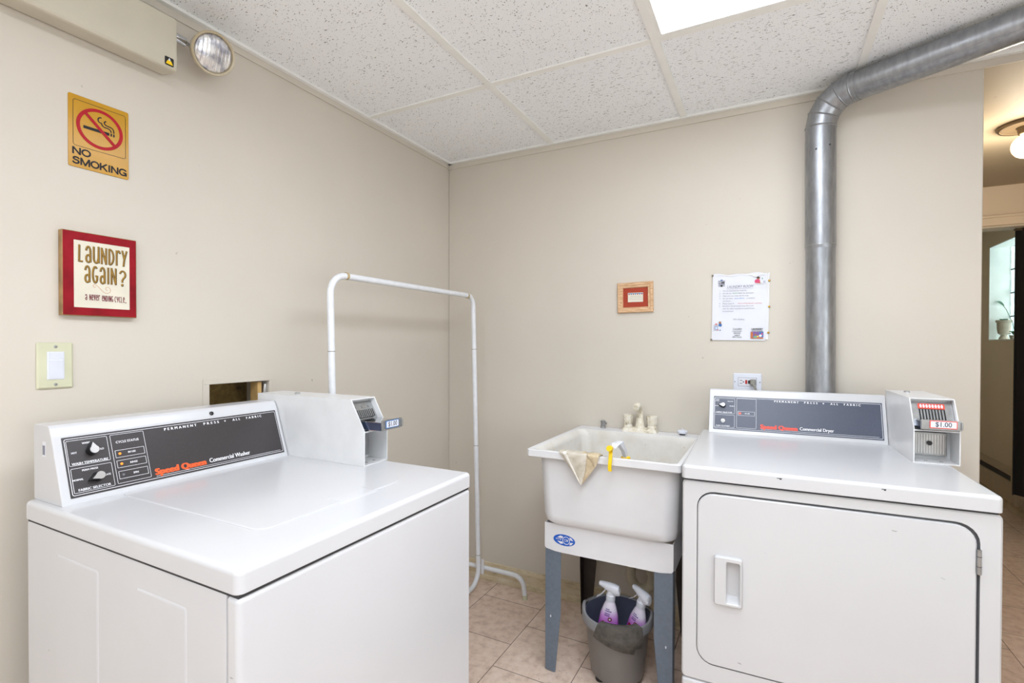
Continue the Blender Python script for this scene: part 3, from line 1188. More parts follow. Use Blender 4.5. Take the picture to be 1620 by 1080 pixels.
g.fit('Commercial Washer', .3251, .4381, V(.9205), .0108, 'white', fr, fat=.0004)
g.stroke([(.1965, V(.9098)), (.534, V(.9098))], .0008, 'white', fr, .0016)
g.build('lettering', cs)
pointer_knob(fr, .0800, .9900, radians(95), cs)
pointer_knob(fr, .0830, .9352, radians(197), cs)
for zz, m in ((.9742, 'lampon'), (.9520, 'lampon'), (.9284, 'lampoff')):
    MB(m).lathe([(0, .0016), (.0026, .0012), (.0026, 0), (0, 0)], m, 16, X=T(fr, .1315, V(zz), z=.0012), cap0=False, cap1=False).build('indicator_light', cs)
sc = MB().lathe([(.0055, 0), (.005, .002), (0, .0028)], 'black', 18, X=frame((.3555, .591 + SL * (1.036 - Z0) - .0005, 1.0375), (1, 0, 0), (0, .55, 1)), cap0=True, cap1=False)
sc.build('panel_screw', cs)
st = MB().box(-.0006, 0, .0, .014, 0, .032, 'paper', X=Matrix.Translation((.0165, .665, .985)))
for i in range(7):
    st.box(-.0009, -.0005, .002 + i * .0016, .0028 + i * .0016, .004, .024, 'greyink', X=Matrix.Translation((.0165, .665, .985)))
st.build('barcode_sticker', cs)
coin_meter(washer, .5595, .6535, .289, .735, .058, 'washer')

# --- dryer
dryer = thing('clothes_dryer', 'white front-loading coin dryer with slate control panel beside the utility sink', 'clothes dryer', (1.3334, -.7845, 0), radians(1.7))
DW = .687
cs, fr, k0, k1, q0, q1 = appliance(dryer, DW, .660, 'enamel_dry', (.0286, .5975, .597), None, None, 'panel_d', 'dryer')
g = MB('white')
outline(g, fr, k0 + .003, k1 - .003, q0 + .004, q1 - .004, .004, .0011)
outline(g, fr, .0470, .1202, V(.9605), V(1.0165), .0022, .0008)
outline(g, fr, .0475, .1200, V(.9100), V(.9555), .0022, .0008)
outline(g, fr, .1265, .1945, V(.9108), V(1.0182), .0022, .0008)
outline(g, fr, .1315, .1892, V(.9560), V(.9715), .0004, .0008)
for a in (('PERM', 0.0528, 0.0639, 1.0114, 0.0032), ('PRESS', 0.0518, 0.0639, 1.0066, 0.0032), ('DELICATE', 0.0942, 0.1140, 1.0063, 0.0035), ('NORMAL', 0.0488, 0.0640, 0.9879, 0.0032),
          ('NO HEAT', 0.1019, 0.1182, 0.9888, 0.0035), ('FABRIC SELECTOR', 0.0537, 0.1108, 0.9649, 0.0048), ('PUSH TO START', 0.0554, 0.1038, 0.9148, 0.0047), ('IN USE', 0.1559, 0.1721, 0.9638, 0.0042)):
    g.fit(a[0], a[1], a[2], V(a[3]), a[4], 'white', fr, fat=.00016)
for a in (('PERMANENT', 0.2555, 0.3342, 1.0140, 0.0068), ('PRESS', 0.3525, 0.3942, 1.0140, 0.0068), ('ALL', 0.4342, 0.4577, 1.0140, 0.0068), ('FABRIC', 0.4754, 0.5244, 1.0140, 0.0068)):
    g.fit(a[0], a[1], a[2], V(a[3]), a[4], 'white', fr, space=1.7, fat=.0004)
g.box(-.002, .002, -.002, .002, 0, .0002, 'white', X=T(fr, .4124, V(1.0140)))
g.fit('Speed Queen', .2092, .3282, V(.9205), .0145, 'redorange', fr, fat=.0017)
g.fit('Commercial Dryer', .3369, .4413, V(.9220), .0112, 'white', fr, fat=.0004)
g.stroke([(.2100, V(.9110)), (.573, V(.9110))], .0008, 'white', fr, .0016)
g.build('lettering', cs)
pointer_knob(fr, .0790, .9905, radians(178), cs, .0075, 'coolwhite')
MB('silver').lathe([(.0085, 0), (.0085, .004), (.0075, .005), (.005, .004), (.004, .007), (0, .008)], 'silver', 22, X=T(fr, .0797, V(.9335), z=.0012), cap0=False, cap1=False).build('start_button', cs)
MB('lampred').box(-.0035, .0035, -.0035, .0035, 0, .001, 'lampred', X=T(fr, .1385, V(.9638), z=.0014)).build('indicator_light', cs)
coin_meter(dryer, .5985, .7045, .320, .655, .030, 'dryer')

# ------------------------------------------------------------------ utility sink
SY = -.605
sink = thing('utility_sink', 'white plastic laundry tub sink on slate blue legs', 'sink', (1.037, -.305, 0))
ox, oy = 1.037, -.305
def zl(lp, z):
    return [(p[0] - ox, p[1] - oy, z) for p in lp]
X0, X1, Y0, Y1 = .762, 1.306, -.606, -.004
t = MB('tubplastic', 'tubin')
out = [(rrect(X0, X1, Y0, Y1, .012), .8415), (rrect(X0, X1, Y0, Y1, .012), .8195), (rrect(X0 + .003, X1 - .003, Y0 + .003, Y1 - .003, .012), .8165),
       (rrect(X0 + .028, X1 - .012, Y0 + .030, Y1 - .03, .045), .8160), (rrect(X0 + .030, X1 - .013, Y0 + .033, Y1 - .03, .045), .806),
       (rrect(X0 + .040, X1 - .022, Y0 + .040, Y1 - .035, .05), .60), (rrect(X0 + .046, X1 - .027, Y0 + .046, Y1 - .04, .05), .575),
       (rrect(X0 + .060, X1 - .040, Y0 + .060, Y1 - .055, .05), .562), (rrect(X0 + .085, X1 - .065, Y0 + .085, Y1 - .08, .05), .557)]
t.loft([zl(l, z) for l, z in reversed(out)], 'tubplastic', True, False)
inn = [(rrect(X0, X1, Y0, Y1, .012), .8415), (rrect(X0 + .002, X1 - .002, Y0 + .002, Y1 - .002, .012), .8435), (rrect(X0 + .016, X1 - .012, Y0 + .013, Y1 - .085, .025), .8435),
       (rrect(X0 + .019, X1 - .015, Y0 + .016, Y1 - .088, .028), .8415)]
t.loft([zl(l, z) for l, z in inn], 'tubplastic', False, False)
inn = [(rrect(X0 + .019, X1 - .015, Y0 + .016, Y1 - .088, .028), .8415), (rrect(X0 + .030, X1 - .022, Y0 + .030, Y1 - .090, .035), .832), (rrect(X0 + .040, X1 - .028, Y0 + .042, Y1 - .092, .04), .815), (rrect(X0 + .052, X1 - .036, Y0 + .052, Y1 - .095, .05), .62),
       (rrect(X0 + .066, X1 - .050, Y0 + .066, Y1 - .11, .05), .59), (rrect(X0 + .10, X1 - .085, Y0 + .1, Y1 - .15, .05), .575)]
t.loft([zl(l, z) for l, z in inn], 'tubin', False, True)
t.build('tub', sink)
# apron band and legs
a = MB('apron')
AX0, AX1, AYF, AYB = .806, 1.272, -.536, -.07
def apr(x0, x1, n=12):
    return None
pts = [(AX0, .575), (AX0, .472), (AX0 + .008, .4605), (AX0 + .03, .4585), (AX0 + .07, .456)]
fp = [(.806, .556), (.806, .4605), (.8225, .4600), (.846, .4575), (1.2290, .4690), (1.245, .4720), (1.2725, .4830), (1.2725, .560)]
fp = [(.806, .565), (.806, .462), (.830, .458), (1.247, .458), (1.2725, .462), (1.2725, .565)]
# front sheet with the curved lower corners
front = [(.806, .56), (.806, .470), (.812, .463), (.846, .4575), (.868, .4565), (1.2105, .4565), (1.232, .4575), (1.266, .463), (1.2725, .470), (1.2725, .56)]
a.prism([(p[0] - ox, p[1]) for p in front], AYF - oy, AYF + .003 - oy, 'y', 'apron')
a.prism([(p[0] - ox, p[1]) for p in front], AYB - .003 - oy, AYB - oy, 'y', 'apron')
side = [(AYF + .003, .56), (AYF + .003, .470), (AYF + .04, .457), (AYB - .04, .457), (AYB - .003, .470), (AYB - .003, .56)]
a.prism([(p[0] - oy, p[1]) for p in side], .806 - ox, .809 - ox, 'x', 'apron')
a.prism([(p[0] - oy, p[1]) for p in side], 1.2695 - ox, 1.2725 - ox, 'x', 'apron')
a.build('apron', sink)


def sink_leg(cx, cy, sx, sy, m):
    """bent sheet leg: a front face and a side face meeting at the corner (cx, cy), both tapering below the knee"""
    b = MB(m)
    th = .0025

    def face(w_top, w_bot):
        return [(0, .005), (w_bot - .004, .0), (w_bot, .004), (w_top, .23), (w_top, .478), (0, .478)]
    f = [(cx + sx * p[0] - ox, p[1]) for p in face(.062, .041)]
    b.prism(f, cy - oy, cy + sy * th - oy, 'y', m, .0006, 1)
    f = [(cy + sy * (p[0] + th) - oy, p[1]) for p in face(.045, .028)]
    b.prism(f, cx - ox, cx + sx * th - ox, 'x', m, .0006, 1)
    b.box(cx + sx * .022 - ox - .002, cx + sx * .022 - ox + .002, cy - oy - sy * .0006, cy - oy, .205, .213, 'coolwhite')
    return b.build('leg', sink)


sink_leg(.808, -.5335, 1, 1, 'legblue')
sink_leg(1.2710, -.5335, -1, 1, 'legblue')
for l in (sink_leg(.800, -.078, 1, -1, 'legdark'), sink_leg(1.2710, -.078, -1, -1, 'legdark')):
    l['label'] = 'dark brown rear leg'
# oval maker's badge on the apron
lg = MB('clipblue')
M['badgeblue'] = mat('badge_blue', '#1F5FC4', .35)
fl = frame((.8842 - ox, AYF - oy - .0004, .5045), (1, 0, -.02), (0, 0, 1))
z_ = lambda lp, d: [(p[0], p[1], d) for p in lp]
lg.loft([z_(circ(0, 0, .0425, 40, .0205), 0), z_(circ(0, 0, .0425, 40, .0205), .0005)], 'badgeblue', False, True, X=fl)
lg.ring(circ(0.008, 0, .0145, 32), circ(.008, 0, .0122, 32), 'white', fl @ Matrix.Translation((0, 0, .0008)))
lg.text('CM', .0135, 'white', fl @ Matrix.Translation((.008, 0, .0008)), bold=.01, sx=.8)
lg.text('MUSTEE', .0075, 'white', fl @ Matrix.Translation((-.0215, .001, .0008)), bold=.006, sx=.85)
for s in (-1, 1):
    lg.poly([(-.028, s * .0062, .0008), (-.007, s * .0062, .0008), (-.004, s * .0135, .0008), (-.015, s * .0150, .0008)][::s], 'white', fl)
    lg.poly([(.024, s * .0045, .0008), (.036, s * .003, .0008), (.028, s * .0125, .0008), (.020, s * .0140, .0008)][::s], 'white', fl)
lg.build('badge', sink)
# faucet: centre-set deck, two ribbed handles, swivel spout
fc = MB('faucet')
FX, FY, FZ = 1.0475 - ox, -.048 - oy, .8435
fc.loft([[(FX + p[0], FY + p[1], FZ + z) for p in rrect(-.0765 + i, .0765 - i, -.029 + i * .6, .026 - i * .6, .012)] for i, z in ((0, 0), (0, .006), (.006, .016), (.02, .020))], 'faucet', True, True)
fb = fc.build('faucet', sink)
for sx in (-1, 1):
    k = MB('faucet')
    k.lathe([(.021, .012), (.019, .026), (.017, .032)], 'faucet', 24, X=Matrix.Translation((FX + sx * .052, FY, FZ)), cap0=False)
    lo = []
    for z, r in ((.033, .0175), (.036, .0190), (.066, .0225), (.0715, .0215), (.0735, .0180)):
        lo.append([(FX + sx * .052 + r * (1 + .05 * cos(8 * 2 * pi * i / 48)) * cos(2 * pi * i / 48), FY + r * (1 + .05 * cos(8 * 2 * pi * i / 48)) * sin(2 * pi * i / 48), FZ + z) for i in range(48)])
    k.loft(lo, 'faucet', True, True)
    k.build('faucet_handle', fb)
k = MB('faucet')
k.lathe([(.024, .014), (.019, .03), (.016, .055), (.016, .062)], 'faucet', 24, X=Matrix.Translation((FX, FY, FZ)))
sp = [(FX, FY, FZ + .058), (FX, FY + .002, FZ + .075), (FX, FY - .004, FZ + .092), (FX, FY - .03, FZ + .112), (FX, FY - .07, FZ + .122), (FX, FY - .105, FZ + .120), (FX, FY - .118, FZ + .112)]
sp = [(FX, FY + .004, FZ + .058), (FX, FY + .004, FZ + .085), (FX, FY - .006, FZ + .105), (FX, FY - .030, FZ + .116), (FX, FY - .060, FZ + .118), (FX, FY - .075, FZ + .112)]
k.tube(sp, [.0135, .0135, .0145, .015, .0150, .0135], 'faucet', 18)
k.build('spout', fb)
# trap under the tub
k = MB('pvc')
tx, ty = 1.075 - ox, -.22 - oy
bend = [(tx - .022, ty, .45), (tx - .022, ty, .30)]
for i in range(0, 11):
    a_ = pi + pi * i / 10
    bend.append((tx + .022 + .044 * cos(a_), ty, .285 + .05 * sin(a_)))
bend += [(tx + .066, ty, .31), (tx + .066, ty, .36), (tx + .066, ty, .555)]
k.tube(bend, .0195, 'pvc', 18)
k.lathe([(.0225, 0), (.0255, .003), (.0255, .018), (.0225, .022)], 'pvc', 20, X=Matrix.Translation((tx + .066, ty, .302)), cap0=True, cap1=True)
k.tube([(tx - .022, ty, .40), (tx - .022, ty + .03, .44), (tx - .022, ty + .10, .45), (tx - .022, .298 , .45)], .019, 'pvc', 16)
k.build('drain_trap', sink)

tagged = MB('gap').lathe([(.0, 0), (.012, 0), (.012, .010), (.0095, .012), (.0095, .024), (.011, .025), (.011, .034), (0, .034)], 'steel', 18, cap0=False, cap1=False)
tagged.tube([(.004, 0, .022), (.016, -.004, .022)], .006, 'steel', 12)
o = tagged.build('hose_fitting')
o.location = (.8755, -.030, .8437)
tag(o, 'small dark metal hose fitting standing on the back rim of the sink', 'hose fitting')
tt = thing('drain_stopper', 'white rubber drain stopper on the back rim of the sink right of the faucet', 'drain stopper', (1.2260, -.045, .8437))
MB('gap').lathe([(.0, 0), (.012, 0), (.012, .007), (0, .007)], 'gap', 20, cap0=False, cap1=False).build('plug', tt)
MB('coolwhite').lathe([(0, .007), (.0185, .007), (.0205, .010), (.0205, .017), (.018, .020), (.004, .020), (.003, .026), (0, .026)], 'coolwhite', 26, cap0=False, cap1=False).build('flange', tt)

# rag hung over the front rim of the sink
def cloth_patch(mb, rows, m, th=.003):
    """rows of points (each a list of Vector-like) forming a sheet, thickened along its normal"""
    nr, nc = len(rows), len(rows[0])
    P = [[Vector(p) for p in r] for r in rows]
    t = bmesh.new()
    def nrm(i, j):
        a = P[min(i + 1, nr - 1)][j] - P[max(i - 1, 0)][j]
        b_ = P[i][min(j + 1, nc - 1)] - P[i][max(j - 1, 0)]
        n = a.cross(b_)
        return n.normalized() if n.length > 1e-9 else Vector((0, -1, 0))
    A = [[t.verts.new(P[i][j] + nrm(i, j) * th / 2) for j in range(nc)] for i in range(nr)]
    B = [[t.verts.new(P[i][j] - nrm(i, j) * th / 2) for j in range(nc)] for i in range(nr)]
    def q(*v):
        try:
            t.faces.new(v)
        except ValueError:
            pass
    for i in range(nr - 1):
        for j in range(nc - 1):
            q(A[i][j], A[i][j + 1], A[i + 1][j + 1], A[i + 1][j])
            q(B[i][j], B[i + 1][j], B[i + 1][j + 1], B[i][j + 1])
    for i in range(nr - 1):
        q(A[i][0], A[i + 1][0], B[i + 1][0], B[i][0])
        q(A[i][-1], B[i][-1], B[i + 1][-1], A[i + 1][-1])
    for j in range(nc - 1):
        q(A[0][j], B[0][j], B[0][j + 1], A[0][j + 1])
        q(A[-1][j], A[-1][j + 1], B[-1][j + 1], B[-1][j])
    mb.merge(t, m)


def lerp2(poly, u):
    """point at parameter u (0..1) along a polyline given as 2-D points"""
    n = len(poly) - 1
    f = min(u * n, n - 1e-9)
    i = int(f)
    k = f - i
    return (poly[i][0] * (1 - k) + poly[i + 1][0] * k, poly[i][1] * (1 - k) + poly[i + 1][1] * k)


def rag_panel(mb, left, right, yoff, bulge, m, over=.05, wav=0.0, nr=14, nc=10):
    """left/right: edges as (x, z) polylines from rim to tip; the top folds back over the rim"""
    rows = []
    ox_, z_top = 0, .8435
    (lx, lz), (rx, rz) = left[0], right[0]
    for k in (1.0, .5):
        rows.append([(lx + (rx - lx) * j / (nc - 1), SY + .012 + .03 * k, z_top + .0035 + .002 * sin(j * 1.3) - .03 * k * (k > .9)) for j in range(nc)])
    rows.append([(lx + (rx - lx) * j / (nc - 1), SY - .001 - yoff * .5, z_top + .0055) for j in range(nc)])
    for i in range(nr):
        u = i / (nr - 1)
        a, c = lerp2(left, u), lerp2(right, u)
        row = []
        for j in range(nc):
            v = j / (nc - 1)
            x = a[0] * (1 - v) + c[0] * v
            z = a[1] * (1 - v) + c[1] * v
            y = SY - .004 - yoff - bulge * sin(pi * v) * (.4 + .6 * u) - wav * sin(v * 9 + u * 3) + (.018 * max(0, u - .12) if yoff < .004 else .012 * max(0, u - .12))
            if i == 0:
                z = min(z, z_top + .002)
            row.append((x, y, z))
        rows.append(row)
    cloth_patch(mb, rows, m)


rg = MB('rag', 'ragtan')
rag_panel(rg, [(.892, .848), (.925, .800), (.9715, .739)], [(.975, .848), (.974, .79), (.9735, .739)], .001, .003, 'rag', wav=.001)
rag_panel(rg, [(.965, .848), (.968, .79), (.9720, .741)], [(1.040, .848), (1.020, .80), (.9745, .741)], .0035, .004, 'ragtan', wav=.001)
rag_panel(rg, [(.912, .848), (.930, .815), (.9725, .741)], [(.998, .848), (.990, .79), (.9755, .741)], .009, .004, 'rag', wav=.0012)
M['raghem'] = cloth('pale_hem_cloth', '#D8D2C6', '#E8E4DC')
rag_panel(rg, [(.911, .848), (.929, .815), (.9722, .741)], [(.923, .848), (.939, .815), (.9742, .741)], .0130, .002, 'raghem', nc=4)
rag_panel(rg, [(1.000, .848), (1.012, .832), (1.022, .808)], [(1.041, .848), (1.037, .832), (1.026, .808)], .012, .003, 'ragtan', nr=8)
seam = MB('rag')
o = rg.build('washcloth', angle=60)
tag(o, 'beige terry washcloth folded over the front rim of the sink', 'washcloth')

# spray bottle hooked in the sink by its yellow trigger
sb = thing('spray_bottle', 'spray bottle with bright yellow trigger hooked over the sink rim', 'spray bottle', (1.0800, -.55, .592))
px, py, pz = 1.0800, -.55, .592
MB('coolwhite').lathe([(0, 0), (.03, 0), (.032, .01), (.032, .13), (.025, .165), (.013, .19), (.013, .205), (0, .205)], 'coolwhite', 24, cap0=False, cap1=False,
                      X=Matrix.Translation((.024, .040, .0))).build('bottle', sb)
MB('yellow').lathe([(.015, .205), (.017, .208), (.017, .236), (.0145, .240)], 'yellow', 24, X=Matrix.Translation((.024, .040, .0))).build('collar', sb)
hd = MB('coolwhite')
hd.loft([[(x - px, y - py, z - pz) for x, y, z in r] for r in (
    [(1.098, -.498, .828), (1.110, -.498, .828), (1.110, -.522, .828), (1.098, -.522, .828)],
    [(1.096, -.512, .855), (1.109, -.512, .855), (1.109, -.540, .855), (1.096, -.540, .855)],
    [(1.089, -.550, .893), (1.106, -.550, .893), (1.104, -.585, .889), (1.088, -.585, .889)],
    [(1.080, -.600, .893), (1.094, -.600, .892), (1.093, -.604, .876), (1.080, -.604, .876)])], 'coolwhite')
hd.build('spray_head', sb)
nz = MB('yellow').lathe([(0, 0), (.0095, 0), (.0100, .004), (.0100, .018), (0, .018)], 'yellow', 22, cap0=False, cap1=False,
                        X=frame((1.0800 - px, -.630 - py, .8800 - pz), (1, 0, 0), (0, .15, 1)) @ Matrix.Rotation(pi, 4, 'X') @ Matrix.Translation((0, 0, -.004)))
nz.build('nozzle', sb)
tr = [(.0795, -.6080, .8740), (.0805, -.6160, .8600), (.0815, -.6235, .8400), (.0805, -.6260, .8200), (.0810, -.6240, .8030)]
b = MB('yellow')
b.loft([[(1.0 + x - px + dx, y - py + dy, z - pz) for dx, dy in ((-.0058, -.003), (.0058, -.003), (.0058, .003), (-.0058, .003))] for x, y, z in tr], 'yellow')
b.build('trigger', sb)

# ------------------------------------------------------------------ bucket and its contents
bk = thing('bucket', 'dark grey mop bucket standing on the floor under the sink', 'bucket', (1.057, -.437, 0))
n = 48
def bl(r, z, pts=None):
    return [(r * cos(2 * pi * i / n), r * sin(2 * pi * i / n), z) for i in range(n)]
b = MB('bucket', 'bucketin')
b.loft([bl(.080, .016), bl(.090, .016), bl(.096, .024), bl(.117, .205), bl(.119, .214)], 'bucket', True, False)
b.loft([bl(.119, .214), bl(.1195, .236)], 'bucketin', False, False)
b.loft([bl(.1195, .236), bl(.1165, .236), bl(.114, .21), bl(.094, .030), bl(.0, .026) if False else bl(.05, .028)], 'bucketin', False, True)
b.build('body', bk)
# rim band that swells into grips
rl = []
for r_, z in ((.1195, .206), (.1285, .208), (.1300, .214), (.1300, .232), (.1270, .239), (.1200, .2395), (.1170, .236)):
    lp = []
    for i in range(n):
        a = 2 * pi * i / n
        grip = max(0, cos(2 * (a - radians(190)))) ** 6
        lp.append((r_ * cos(a), r_ * sin(a), z + grip * (.016 if z > .22 else 0)))
    rl.append(lp)
MB('bucketrim').loft(rl, 'bucketrim', False, False).build('rim', bk)
hd = []
for i in range(25):
    a = radians(12 + 156 * i / 24)
    hd.append((.1345 * cos(a), .128 * sin(a) , .232 + .006 * sin(a)))
MB('steel').tube(hd, .0018, 'steel', 8).build('bail_handle', bk)
for a in (50, 130, 230, 310):
    MB('caster').lathe([(.014, 0), (.016, .004), (.016, .0155)], 'caster', 16, X=Matrix.Translation((.075 * cos(radians(a)), .075 * sin(radians(a)), 0))).build('foot', bk)


def bottle(root_loc, axis, facing, label):
    """trigger bottle; local z up the bottle, local -x is the way the nozzle points"""
    ax = Vector(axis).normalized()
    fx = Vector(facing)
    fx = (fx - ax * fx.dot(ax)).normalized()       # nozzle direction
    fy = ax.cross(-fx)
    R = Matrix(((-fx.x, fy.x, ax.x, 0), (-fx.y, fy.y, ax.y, 0), (-fx.z, fy.z, ax.z, 0), (0, 0, 0, 1)))
    t = thing('cleaner_bottle', label, 'spray bottle', root_loc)
    t.rotation_euler = R.to_euler()
    bt = MB('bottle')
    KZ, DZ = 1.28, .205 * .28
    prof = [(.0, 0, 0), (.026, .019, 0), (.030, .023, .006), (.032, .024, .05), (.0335, .0245, .085), (.031, .0235, .125), (.0265, .021, .160), (.019, .0165, .184), (.0145, .0140, .195), (.0125, .0125, .200), (.0125, .0125, .205)]
    prof = [(a * 1.22, b_ * 1.16, z * KZ) for a, b_, z in prof]
    bt.loft([[(a * cos(2 * pi * i / 32), b_ * sin(2 * pi * i / 32), z) for i in range(32)] for a, b_, z in prof[1:]], 'bottle')
    bo = bt.build('bottle', t)
    MB('coolwhite').lathe([(.0160, .200), (.0168, .202), (.0168, .222), (.0145, .225)], 'coolwhite', 24, X=Matrix.Translation((0, 0, DZ))).build('collar', t)
    h = MB('coolwhite')
    sec = [(.027, .236, .0085, .010), (.022, .240, .0125, .016), (.010, .240, .0135, .0185), (-.006, .244, .0120, .0150), (-.022, .2475, .0095, .0105), (-.034, .249, .0080, .0080), (-.038, .249, .006, .006)]
    h.loft([[(x, hw * cos(2 * pi * i / 20), z + hh * sin(2 * pi * i / 20)) for i in range(20)] for x, z, hw, hh in sec], 'coolwhite')
    h.lathe([(.0125, .222), (.0115, .236)], 'coolwhite', 20)
    h.bm.transform(Matrix.Translation((0, 0, DZ + .225)) @ Matrix.Scale(1.2, 4) @ Matrix.Translation((0, 0, -.225)))
    h.build('spray_head', t)
    tg = MB('coolwhite')
    tg.loft([[(x, hw, z), (x, -hw, z), (x + .004, -hw, z + .003), (x + .004, hw, z + .003)] for x, z, hw in ((-.018, .236, .006), (-.024, .225, .006), (-.033, .212, .0065), (-.043, .203, .006))], 'coolwhite')
    tg.bm.transform(Matrix.Translation((0, 0, DZ + .225)) @ Matrix.Scale(1.2, 4) @ Matrix.Translation((0, 0, -.225)))
    tg.build('trigger', t)
    # print on the face of the bottle that looks to the camera (-y side)
    lb = MB('purpleink')
    yb = lambda z: -.0245 * (1 if z < .1 else max(.7, 1 - (z - .1) * 3.0)) - .0012

    def surf(x, z):
        # follow the elliptical section
        for (a0, b0, z0_), (a1, b1, z1_) in zip(prof[:-1], prof[1:]):
            if z0_ <= z <= z1_:
                k = (z - z0_) / (z1_ - z0_) if z1_ > z0_ else 0
                a, b_ = a0 + (a1 - a0) * k, b0 + (b1 - b0) * k
                return -b_ * math.sqrt(max(.05, 1 - (x / a) ** 2)) - .0007
        return -.02
    def patch(x0, x1, zz0, zz1, m, k=6):
        zz0, zz1 = zz0 * KZ, zz1 * KZ
        lb.loft([[(x0 + (x1 - x0) * i / k, surf(x0 + (x1 - x0) * i / k, z), z) for i in range(k + 1)] for z in (zz0, (zz0 + zz1) / 2, zz1)], m, False, False, False)
    random.seed(4)
    for r, (zz, xs) in enumerate(((.179, (-.010, .004)), (.174, (-.012, .008)), (.167, (-.012, .006)), (.162, (-.014, .003)))):
        x = xs[0]
        while x < xs[1]:
            w_ = random.uniform(.002, .005)
            patch(x, x + w_, zz, zz + .0032, 'purpleink', 2)
            x += w_ + .001
    def disc(cx, cz, r, m):
        cz *= KZ
        lb.loft([[(cx + r * f * cos(2 * pi * i / 20), surf(cx + r * f * cos(2 * pi * i / 20), cz + r * f * sin(2 * pi * i / 20)) - (.0003 if m != 'berry' else 0), cz + r * f * sin(2 * pi * i / 20)) for i in range(20)] for f in (1, .5, .05)], m, False, False)
    disc(.008, .1545, .0075, 'berry')
    disc(.008, .1545, .0036, 'white')
    disc(-.014, .139, .0085, 'signred')
    lb.build('label', t, recalc=False)
    return t


bottle((1.014, -.452, .031), (.024, -.012, .25), (-.95, -.05, .0), 'pink and white spray bottle in the bucket, left one standing more upright')
bottle((1.094, -.415, .031), (.048, -.030, .235), (-.75, .35, 0), 'pink and white spray bottle leaning right in the bucket')

# grey cloth hanging over the bucket's front rim
gc = MB('greycloth')
def on_bucket(ang, z, out):
    r = .1320 if z > .206 else .117 * 1.0 + (z - .205) * .115 + .004
    if z <= .206:
        r = .1325 - min(1, (.206 - z) / .05) * .009 + (z - .205) * .10 * min(1, (.206 - z) / .05)
    r += out
    return (1.057 + r * cos(ang), -.437 + r * sin(ang), z)
def grey_panel(a0, a1, b0, b1, zl_, zr_, out, nr=16, nc=18):
    rows = []
    for k in (1, .55, .2):
        rows.append([(1.057 + (.128 - .03 * k) * cos(a0 + (a1 - a0) * j / (nc - 1)), -.437 + (.128 - .03 * k) * sin(a0 + (a1 - a0) * j / (nc - 1)), .2435 + out - .012 * k * (k > .9)) for j in range(nc)])
    for i in range(nr):
        u = i / (nr - 1)
        row = []
        for j in range(nc):
            v = j / (nc - 1)
            a = (a0 + (a1 - a0) * v) * (1 - u) + (b0 + (b1 - b0) * v) * u
            z = .2425 + out - u * (.2425 - (zl_ + (zr_ - zl_) * v))
            row.append(on_bucket(a, z, .0035 + out + .0018 * sin(v * 7 + u * 4)))
        rows.append(row)
    cloth_patch(gc, rows, 'greycloth', .0028)
R_ = radians
grey_panel(R_(256), R_(322), R_(248), R_(326), .192, .164, .0040)
grey_panel(R_(258), R_(318), R_(250), R_(314), .188, .146, .0)
o = gc.build('cleaning_cloth', angle=60)
tag(o, 'dark grey cloth draped over the front rim of the bucket', 'cloth')

# ------------------------------------------------------------------ clothes rack
rk = thing('clothes_rack', 'white tubular garment rack standing in the room corner behind the washer', 'clothes rack', (.252, -.58, 0))
rx, ry = .252, -.58
def arc(c, r, a0, a1, u, v, n=8):
    c, u, v = Vector(c), Vector(u), Vector(v)
    return [c + (u * cos(radians(a0 + (a1 - a0) * i / n)) + v * sin(radians(a0 + (a1 - a0) * i / n))) * r for i in range(n + 1)]
RR = .0118
yR, yL, zT = -.128, -1.040, 1.462
xB, xT = .268, .236
pr = MB('rack')
# right pole, bottom bend and lower rail, as one bent tube
path = [(xT - rx, yR - ry, zT - .060)]
path += [(xB - rx, yR - ry, .13)]
path += [(xB - rx, yR - ry - .075 + .075 * cos(radians(a)), .108 - .075 * sin(radians(a)) ) for a in range(12, 91, 13)]
path += [(xB - rx, -.60 - ry, .032), (xB - rx, yL + .08 - ry, .032)]
path += [(xB - rx, yL + .075 - .075 * sin(radians(a)) - ry, .107 - .075 * cos(radians(a))) for a in range(0, 91, 13)]
path += [(xB - rx, yL - ry, .13), (xT - rx, yL - ry, zT - .075)]
pr.tube(path, RR, 'rack', 16)
for (yy, zz) in ((yR, .175), (yR, 1.20), (yR, .72), (yL, 1.20), (yL, .72)):
    k = (zz - .13) / (zT - .19)
    pr.lathe([(RR + .0006, 0), (RR + .0006, .0025)], 'rackseam', 16, X=Matrix.Translation((xB + (xT - xB) * k - rx, yy - ry, zz)))
pr.build('side_poles', rk)
pt = MB('rack', 'rackjoint')
top = [(xT - rx, yL - ry, zT - .075)] + arc((xT - rx, yL + .065 - ry, zT - .065), .065, 180, 90, (0, 1, 0), (0, 0, 1))
top += arc((xT - rx, yR - .05 - ry, zT + .003 - .05), .05, 90, 0, (0, 1, 0), (0, 0, 1)) + [(xT - rx, yR - ry, zT - .060)]
pt.tube(top, RR * .97, 'rack', 16)
for yy in (yL + .072, yR - .056):
    pt.tube([(xT - rx, yy - ry - .005, zT + .0012), (xT - rx, yy - ry + .005, zT + .0012)], RR + .0012, 'rackjoint', 16)
pt.build('hanging_bar', rk)
for yy in (-.105, yL - .023):
    f = MB('rack', 'ivory')
    zf = .106
    p = [(.018 - rx, yy - ry, .014), (.020 - rx, yy - ry, .04)] + arc((.075 - rx, yy - ry, zf - .05), .05, 180, 90, (1, 0, 0), (0, 0, 1))
    p += arc((.455 - rx, yy - ry, zf - .055), .055, 90, 12, (1, 0, 0), (0, 0, 1)) + [(.5145 - rx, yy - ry, .016)]
    f.tube(p, RR * .95, 'rack', 16)
    for xx, x2 in ((.5143, .5155), (.018, .0175)):
        f.tube([(xx - rx, yy - ry, .022), (x2 - rx, yy - ry, .0)], RR + .001, 'ivory', 14)
    f.build('foot_bar', rk)
